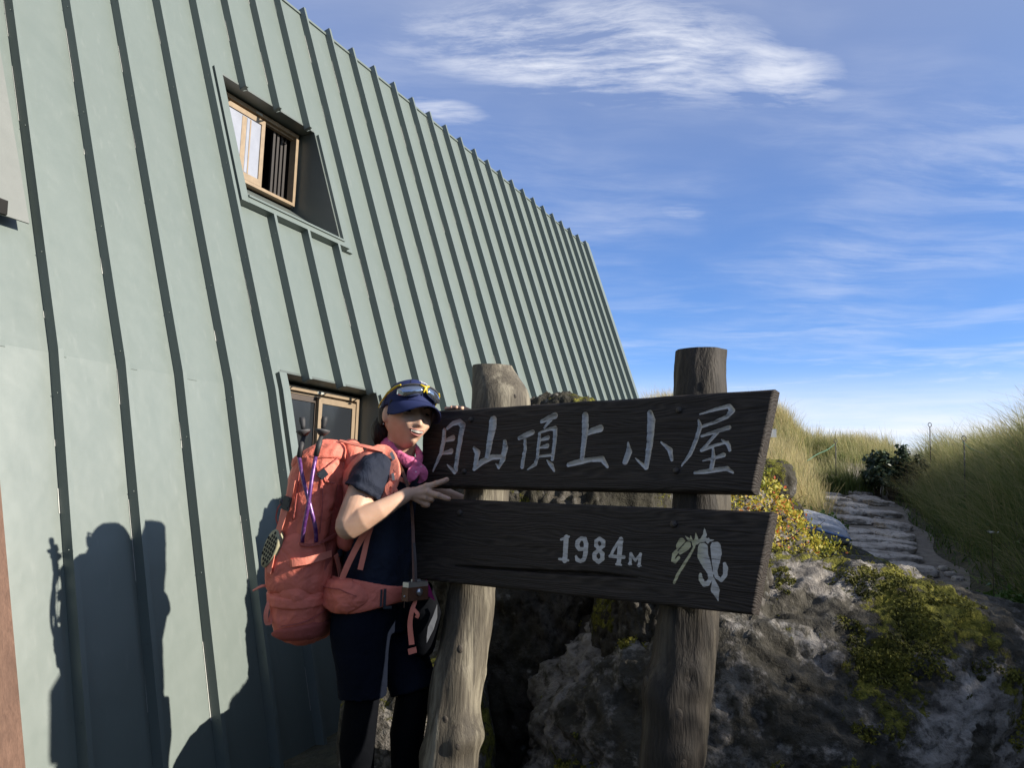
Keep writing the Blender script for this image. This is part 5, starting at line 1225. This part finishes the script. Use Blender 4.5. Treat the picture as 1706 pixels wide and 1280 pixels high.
pstrap('seam', [(470, 1044), (505, 1036), (545, 1012), (556, 1000)], 2.0, .013, 'coral_dark')
def buckle(x, y, wpx, hpx, ang, off=.026):
    p, nr = on_pack(x, y, off); up_ = unit(ZZ-nr*(nr@ZZ)); sd = np.cross(up_, nr); a = math.radians(ang); e1, e2 = sd*math.cos(a)+up_*math.sin(a), up_*math.cos(a)-sd*math.sin(a)
    W_, H_ = wpx/FPX*2.8/2, hpx/FPX*2.8/2; m_ = MB()
    m_.box(p, e1*W_, e2*H_, nr*.004); m_.box(p+e2*H_*.6+nr*.003, e1*W_*.7, e2*H_*.25, nr*.003); m_.box(p-e2*H_*.55+nr*.003, e1*W_*.85, e2*H_*.2, nr*.003)
    return m_.build('buckle', MAT['buckle'], pack)
buckle(487, 838, 15, 22, -14); buckle(537, 791, 15, 13, 40); buckle(553, 921, 7, 12, 10, .036)
p, nr = on_pack(554, 922, .040)
def free_strap(name, pts, wpx, d, mat='coral_light', nrm=(-.1, -1, .1), n=18, th=.003, parent=None):
    q = spline([P(x, y, dd) for (x, y), dd in zip(pts, d)], n); wd = [wpx]*n if np.isscalar(wpx) else list(np.interp(np.linspace(0, 1, n), np.linspace(0, 1, len(wpx)), wpx))
    m_ = MB(); m_.ribbon(list(q), [w_/FPX*2.8 for w_ in wd], th, unit(nrm)); return m_.build(name, MAT[mat], parent or pack, False)
free_strap('dangling_strap', [(452, 978), (437, 977), (421, 985)], [3, 6, 3], [2.86, 2.85, 2.85], nrm=(0, -.6, .8))
free_strap('dangling_strap', [(456, 990), (448, 1005), (443, 1025), (446, 1040), (452, 1030), (454, 1008)], [6, 7, 8, 8, 6], [2.84, 2.82, 2.815, 2.82, 2.83, 2.835])
free_strap('cord', [(472, 838), (464, 845), (460, 862), (463, 876)], 2, [2.84]*4, 'coral_dark')
free_strap('cord', [(476, 850), (470, 862), (468, 876), (467, 888)], 3, [2.82]*4, 'coral_dark')
cl = MB(); cl.capsule([P(469, 836, 2.84), P(472, 842, 2.84)], [.008, .007], 10); cl.build('cord_lock', MAT['buckle'], pack, True)
# harness
q = spline([P(590, 835, 2.835), P(577, 803, 2.83), P(583, 782, 2.815), P(600, 763, 2.80), P(622, 751, 2.81), P(640, 751, 2.825), P(651, 765, 2.815), P(656, 785, 2.795), P(653, 805, 2.785), P(644, 825, 2.785), P(636, 838, 2.79)], 44)
tn_ = []
for k in range(44):
    u_ = k/43; tn_.append(unit([-.30+.1*u_, -.75 if u_ > .35 else -.5, .62*(1-abs(u_-.42)*1.9) if abs(u_-.42) < .5 else .1]))
m_ = MB(); m_.ribbon(list(q), list(np.interp(np.linspace(0, 1, 44), [0, .3, .55, .75, 1], [.030, .034, .046, .050, .030])), .011, np.array(tn_))
remesh(m_, .0035, 'shoulder_strap', MAT['coral_light'], pack, 3, lambda co, no: co+no*(.0015*fbm(co, 40, 2, 61))[:, None])
free_strap('load_lifter', [(566, 734), (585, 739), (612, 745), (640, 752)], [4, 7, 8, 9], [2.86, 2.83, 2.80, 2.80], nrm=(-.1, -.55, .8))
free_strap('lower_strap', [(640, 833), (618, 872), (598, 905), (578, 945), (563, 984)], [12, 11, 10, 10, 9], [2.783, 2.80, 2.80, 2.80, 2.81])
free_strap('lower_strap', [(622, 868), (613, 895), (606, 925), (600, 950)], [8, 8, 9, 9], [2.800, 2.803, 2.80, 2.795])
free_strap('sternum_strap', [(655, 792), (664, 797), (674, 802), (682, 808)], [9, 8, 7, 6], [2.782, 2.79, 2.81, 2.835])
free_strap('sternum_strap', [(652, 803), (645, 812), (647, 824), (655, 830), (660, 818)], [6, 7, 6, 5, 4], [2.775]*5)
free_strap('sternum_strap', [(652, 808), (660, 817), (664, 828)], [6, 5, 4], [2.776]*3)
m_ = MB(); m_.box(P(655, 795, 2.776), np.array([.0042, 0, .001]), np.array([-.002, 0, .012]), np.array([0, .002, 0])); m_.build('slide', MAT['silver'], pack)
m_ = MB(); m_.box(P(654, 760, 2.802), np.array([.0042, 0, .004]), np.array([-.006, 0, .012]), np.array([0, .002, 0])); m_.build('slide', MAT['silver'], pack)
# hip belt with pocket
bc = P(628, 990, 2.975)
def belt(u):                          # u 0..1 round the near side of the waist
    a = math.radians(205+u*150); return bc+Ft*.150*math.cos(a)*1.0+Lt*.185*math.sin(a)
def belt_band(name, u0, u1, zc, hh, th, mat, n=26, proud=0.0):
    m_ = MB(); rings = []
    for u in np.linspace(u0, u1, n):
        p = belt(u); o_ = unit([*(p-bc)[:2], 0]); z_ = zc(u); h_ = hh(u); t_ = th(u)
        rings.append([p+o_*(proud+t_*max(0, math.cos(g))**.6*1.0-.004*(math.cos(g) < 0))+ZZ*(z_+h_*math.sin(g)) for g in np.linspace(-math.pi/2, 1.5*math.pi, 20, endpoint=False)])
    m_.loft(rings, True); return m_
zc = lambda u: .012-.012*u+.02*u*u
remesh(belt_band('hip_belt', 0, .98, zc, lambda u: .060-.034*sstep(.35, .9, u), lambda u: .012, None), .004, 'hip_belt', MAT['coral'], pack, 2)
pk_ = remesh(belt_band('belt_pocket', .04, .58, lambda u: .006+.01*u, lambda u: .056*min(1, (u-.02)*9)*min(1, (.60-u)*5.5)**.6, lambda u: .034*min(1, (u-.02)*7)*min(1, (.60-u)*5)**.6, None, proud=.004), .0038, 'belt_pocket', MAT['coral'], pack, 2, lambda co, no: co+no*(.0045*fbm(co*np.array([.7, .7, 1.2]), 26, 3, 63))[:, None])
m_ = MB(); q = []
for u in np.linspace(.12, .50, 16): p = belt(u); o_ = unit([*(p-bc)[:2], 0]); q.append(p+o_*.040*min(1, (.60-u)*5)**.6+ZZ*(.036-.02*max(0, u-.38)*9))
m_.tube(q, .0018, 6); m_.build('zip', MAT['coral_dark'], pk_, True)
p = belt(.70); o_ = unit([*(p-bc)[:2], 0]); e1 = np.cross(o_, ZZ)
m_ = MB(); m_.box(p+o_*.014+ZZ*.008, e1*.004, ZZ*.030, o_*.004); m_.box(p+o_*.014-e1*.010+ZZ*-.022, e1*.014, ZZ*.004, o_*.004); m_.box(p+o_*.014+e1*.012+ZZ*.008, e1*.003, ZZ*.028, o_*.003); m_.build('buckle', MAT['buckle'], pack)
m_ = MB(); p = belt(.04); o_ = unit([*(p-bc)[:2], 0]); e1 = np.cross(o_, ZZ); m_.box(p+o_*.022+ZZ*.03, e1*.016-ZZ*.004, ZZ*.008, o_*.004); m_.build('buckle', MAT['buckle'], pack)
free_strap('belt_tail', [(688, 980), (692, 1000), (687, 1016), (683, 1040), (686, 1075)], [5, 6, 7, 8, 9], [2.815, 2.80, 2.79, 2.79, 2.785])
free_strap('belt_tail', [(690, 1016), (696, 1024), (694, 1030)], [5, 6, 6], [2.79, 2.785, 2.788])
m_ = MB(); c0 = P(687, 1085, 2.783); m_.box(c0, np.array([.013, 0, .004]), np.array([-.002, 0, .009]), np.array([0, .003, 0])); m_.build('strap_end', MAT['coral_light'], pack)

# ------------------------------------------------------------------ things the hiker carries
def pole(xy, label):
    pts, nr = zip(*[on_pack(x, y, o_) for x, y, o_ in xy[2:]])
    top_ = [P(x, y, pts[0][1]-.004) for x, y, _ in xy[:2]]
    r0 = empty('trekking_pole', tuple(pts[-1]), label, 'trekking pole', 'trekking poles strapped to the backpack')
    ax = unit(top_[0]-top_[1]); b0 = top_[1]
    m_ = MB(); m_.tube([b0+ax*.012, b0+ax*.022, b0+ax*.040, b0+ax*.052], [.0075, .0085, .0115, .0095], 14); m_.build('rubber_tip', MAT['rubber'], r0, True)
    m_ = MB(); sd = unit(np.cross(ax, [0, 1, 0])); fd = np.cross(sd, ax)
    m_.loft([[b0+ax*h_+(math.cos(g)*sd+math.sin(g)*fd)*r_ for g in np.linspace(0, 2*math.pi, 24, endpoint=False)] for h_, r_ in ((-.012, .010), (-.002, .020), (.004, .0255), (.008, .0245), (.010, .008))], True); m_.build('basket', MAT['basket'], r0, True)
    m_ = MB(); e_ = pts[0]; m_.tube([b0-ax*.010, b0+(e_-b0)*.35, b0+(e_-b0)*.36, e_], [.0075, .0078, .0095, .0092], 14); m_.build('lower_section', MAT['rubber'], r0, True)
    m_ = MB(); m_.tube(list(spline(pts, 14)), .0068, 14); m_.build('shaft', MAT['purple'], r0, True)
pole([(504, 704, 0), (506, 721, 0), (509, 763, .030), (513, 800, .034), (519, 850, .036), (523, 880, .030), (525, 905, .014)], 'purple trekking pole upside down on the backpack, its tip farther from the hiker')
pole([(540, 702, 0), (537, 720, 0), (530, 760, .030), (525, 795, .046), (517, 840, .052), (510, 875, .040), (504, 905, .014)], 'purple trekking pole upside down on the backpack, its tip nearer the hiker')
sn = unit([-.62, -.77, .12]); sup = unit(ZZ*.95+np.array([.30, -.2, 0])); sup = unit(sup-sn*(sup@sn)); ssd = np.cross(sup, sn)
sc_ = P(449, 914, 2.80)
so_ = MB(); outl = []
for g in np.linspace(0, 2*math.pi, 48, endpoint=False):
    c1, s1 = math.cos(g), math.sin(g); outl.append((c1*.033*(1+.10*s1), s1*.068))
so_.loft([[sc_+ssd*x_*k_+sup*y_*k_+sn*d_ for x_, y_ in outl] for d_, k_ in ((-.024, .90), (-.020, .98), (-.004, 1.0), (.0, .97), (.001, .5))], True)
sand = so_.build('sandal', MAT['sole'], None, True); tag(sand, 'beige perforated camp sandal hanging sole outwards on the backpack', 'sandal')
hl = MB()
for i in range(-4, 5):
    for j in range(-2, 3):
        x_, y_ = j*.0120+(i % 2)*.003, i*.0136
        if (x_/.030)**2+(y_/.063)**2 < .86:
            hl.loft([[sc_+ssd*(x_+.0042*math.cos(g)*k_)+sup*(y_+.0058*math.sin(g)*k_)+sn*d_ for g in np.linspace(0, 2*math.pi, 10, endpoint=False)] for d_, k_ in ((.0003, 1.0), (.0020, 1.0))], True)
hl.build('ventilation_hole', MAT['hole'], sand)
# camera in a leather case
cam_o = empty('compact_camera', tuple(P(692, 990, 2.80)), 'small silver camera in a brown leather half case hanging at the waist of the hiker', 'camera')
cb = P(692, 986, 2.805); cxv, cyv = unit([.8, -.6, 0]), unit([.6, .8, 0])
m_ = MB(); m_.box(cb-ZZ*.006, cxv*.014, cyv*.05, ZZ*.022); m_.build('leather_case', MAT['leather'], cam_o)
m_ = MB(); m_.box(cb+ZZ*.024, cxv*.013, cyv*.047, ZZ*.0085); m_.box(cb+ZZ*.036, cxv*.007, cyv*.016, ZZ*.004); m_.build('camera_top', MAT['silver'], cam_o)
m_ = MB(); lc = cb+cxv*.014; m_.tube([lc, lc+cxv*.010], [.012, .011], 20); m_.build('lens_barrel', MAT['silver'], cam_o, True)
m_ = MB(); m_.ball(cb-cyv*.051-ZZ*.012, .0035, 8, 6); m_.build('stud', MAT['silver'], cam_o, True)
q = spline([P(690, 970, 2.785), P(689, 930, 2.80), P(688, 880, 2.825), P(685, 840, 2.815), P(676, 800, 2.80), P(664, 772, 2.83), P(655, 757, 2.90)], 30)
m_ = MB(); m_.ribbon(list(q), .011, .003, unit([.2, -1, .1])); m_.build('neck_strap', MAT['leather'], cam_o)
m_ = MB(); m_.ribbon([P(693, 970, 2.785), P(692, 935, 2.795), P(690, 905, 2.81)], .008, .003, unit([.2, -1, .1])); m_.build('neck_strap', MAT['leather_dark'], cam_o)
# dark pouch in front of the hips, magenta corner, grey mesh side
po_ = empty('pouch', tuple(P(712, 1060, 2.95)), 'dark pouch with magenta corner and grey mesh edge hanging in front of the hiker', 'pouch')
m_ = MB(); m_.capsule([P(706, 985, 2.90), P(709, 1020, 2.89), P(704, 1075, 2.90)], [.036, .056, .044], 18, .7, (0, -1, 0)); remesh(m_, .005, 'bag', MAT['leggings'], po_, 2)
def flat_poly(px, d, th=.006):
    a = [P(x, y, d) for x, y in px]; b_ = [P(x, y, d)+np.array([0, th, 0]) for x, y in px]; n = len(a); m_ = MB()
    m_.add(a+b_, [tuple(range(n)), tuple(range(2*n-1, n-1, -1))]+[(k, (k+1) % n, n+(k+1) % n, n+k) for k in range(n)]); return m_
flat_poly([(710, 966), (716, 978), (725, 1002), (715, 995), (706, 992)], 2.835).build('corner', MAT['magenta'], po_)
flat_poly([(728, 1008), (728, 1030), (722, 1050), (711, 1072), (711, 1062), (713, 1045), (721, 1028), (726, 1014)], 2.84).build('mesh_side', MAT['mesh_grey'], po_)
# ------------------------------------------------------------------ small things by the path
MAT['sack'] = fabric('pale_sack', (.34, .35, .38), 300, 22, .5)
MAT['sack_edge'] = simple('blue_edge', (.12, .19, .36), .6)
def sack(c, r, rot, label):
    root = empty('sandbag', tuple(c-np.array([0, 0, r[2]*.7])), label, 'sandbag', 'pale sandbags beside the path')
    d, f = ICO[5]; rr = (np.abs(d[:, 0])**3+np.abs(d[:, 1])**3+np.abs(d[:, 2])**2.0)**(-1/2.7)
    v = d*rr[:, None]*(1+.05*fbm(d, 3, 3, 90))[:, None]*np.array(r); ca, sa = math.cos(rot), math.sin(rot); Rm = np.array([[ca, sa, 0], [-sa, ca, 0], [0, 0, 1]]); v = v@Rm
    v[:, 2] += v[:, 0]*-.28; v = v+c
    quads_mesh('bag', v, f, MAT['sack'], root, True)
    m_ = MB(); q = [np.array([r[0]*.99*np.sign(math.cos(g))*abs(math.cos(g))**.72, r[1]*.99*np.sign(math.sin(g))*abs(math.sin(g))**.72, -.005])@Rm for g in np.linspace(0, 2*math.pi, 40)]
    q = [p+np.array([0, 0, p[0]*-.28])+c for p in q]; m_.tube(q, .014, 8); m_.build('blue_edge', MAT['sack_edge'], root, True)
sack(P(1362, 874, 7.9), (.25, .17, .11), -.35, 'pale sack with blue edge beside the path, the upper one of the two')
sack(P(1378, 888, 7.6), (.19, .14, .085), -.40, 'pale sack with blue edge beside the path, the lower one in front')
# small white notice on the rise
MAT['notice'] = simple('white_notice', (.42, .43, .44), .5, .05); MAT['ink'] = simple('grey_ink', (.10, .10, .11), .7)
nb = empty('notice_board', tuple(P(1283, 790, 13.5)), 'tiny white notice board on a stake above the left grass bank', 'notice')
c = P(1281, 722, 13.5); m_ = MB(); m_.box(c, np.array([.115, -.02, 0]), np.array([0, 0, .068]), np.array([0, .008, 0])); m_.build('panel', MAT['notice'], nb)
m_ = MB()
for k in range(4): m_.box(c+np.array([-.02+.032*k, -.012, .0+.004*(k % 2)]), np.array([.010, -.002, 0]), np.array([0, 0, .018]), np.array([0, .002, 0]))
m_.build('writing', MAT['ink'], nb)
m_ = MB(); m_.tube([c+np.array([0, .02, .05]), c+np.array([0, .02, -.75])], .012, 8); m_.build('stake', MAT['rubber'], nb)
# iron marker rods with an eye at the top, and green rope
MAT['iron'] = simple('rusty_iron', (.05, .046, .043), .6)
def rod(px, py, py2, d, label):
    t_, b_ = P(px, py, d), P(px, py2, d); r0 = empty('marker_rod', tuple(b_), label, 'marker rod')
    m_ = MB(); m_.tube([t_-np.array([0, 0, .05]), b_-np.array([0, 0, .3])], .008, 8); m_.build('shaft', MAT['iron'], r0, True)
    m_ = MB(); m_.tube([t_+np.array([.028*math.cos(g), 0, -.02+.032*math.sin(g)]) for g in np.linspace(0, 2*math.pi, 17)], .006, 6); m_.build('eye', MAT['iron'], r0, True)
rod(1392, 733, 765, 14.5, 'thin iron rod with an eye, alone on the crest of the left grass bank')
rod(1549, 706, 740, 13.2, 'iron rod with an eye rising over the crest right of the dark shrub')
rod(1606, 728, 790, 10.4, 'dark iron rod among the grass on the face of the right bank')
MAT['rope'] = simple('green_rope', (.06, .17, .11), .7)
m_ = MB(); m_.tube(list(spline([P(1390, 741, 14.4), P(1378, 750, 14.0), P(1362, 757, 13.4), P(1345, 768, 12.6)], 12)), .005, 6); tag(m_.build('rope', MAT['rope'], None, True), 'thin green rope running down the left grass bank from the iron rod', 'rope')
m_ = MB(); m_.tube(list(spline([P(1603, 736, 10.38), P(1609, 741, 10.38), P(1618, 748, 10.35), P(1640, 756, 10.2)], 10)), .004, 6); tag(m_.build('rope', MAT['rope'], None, True), 'short green rope tied to the rod on the right bank', 'rope')
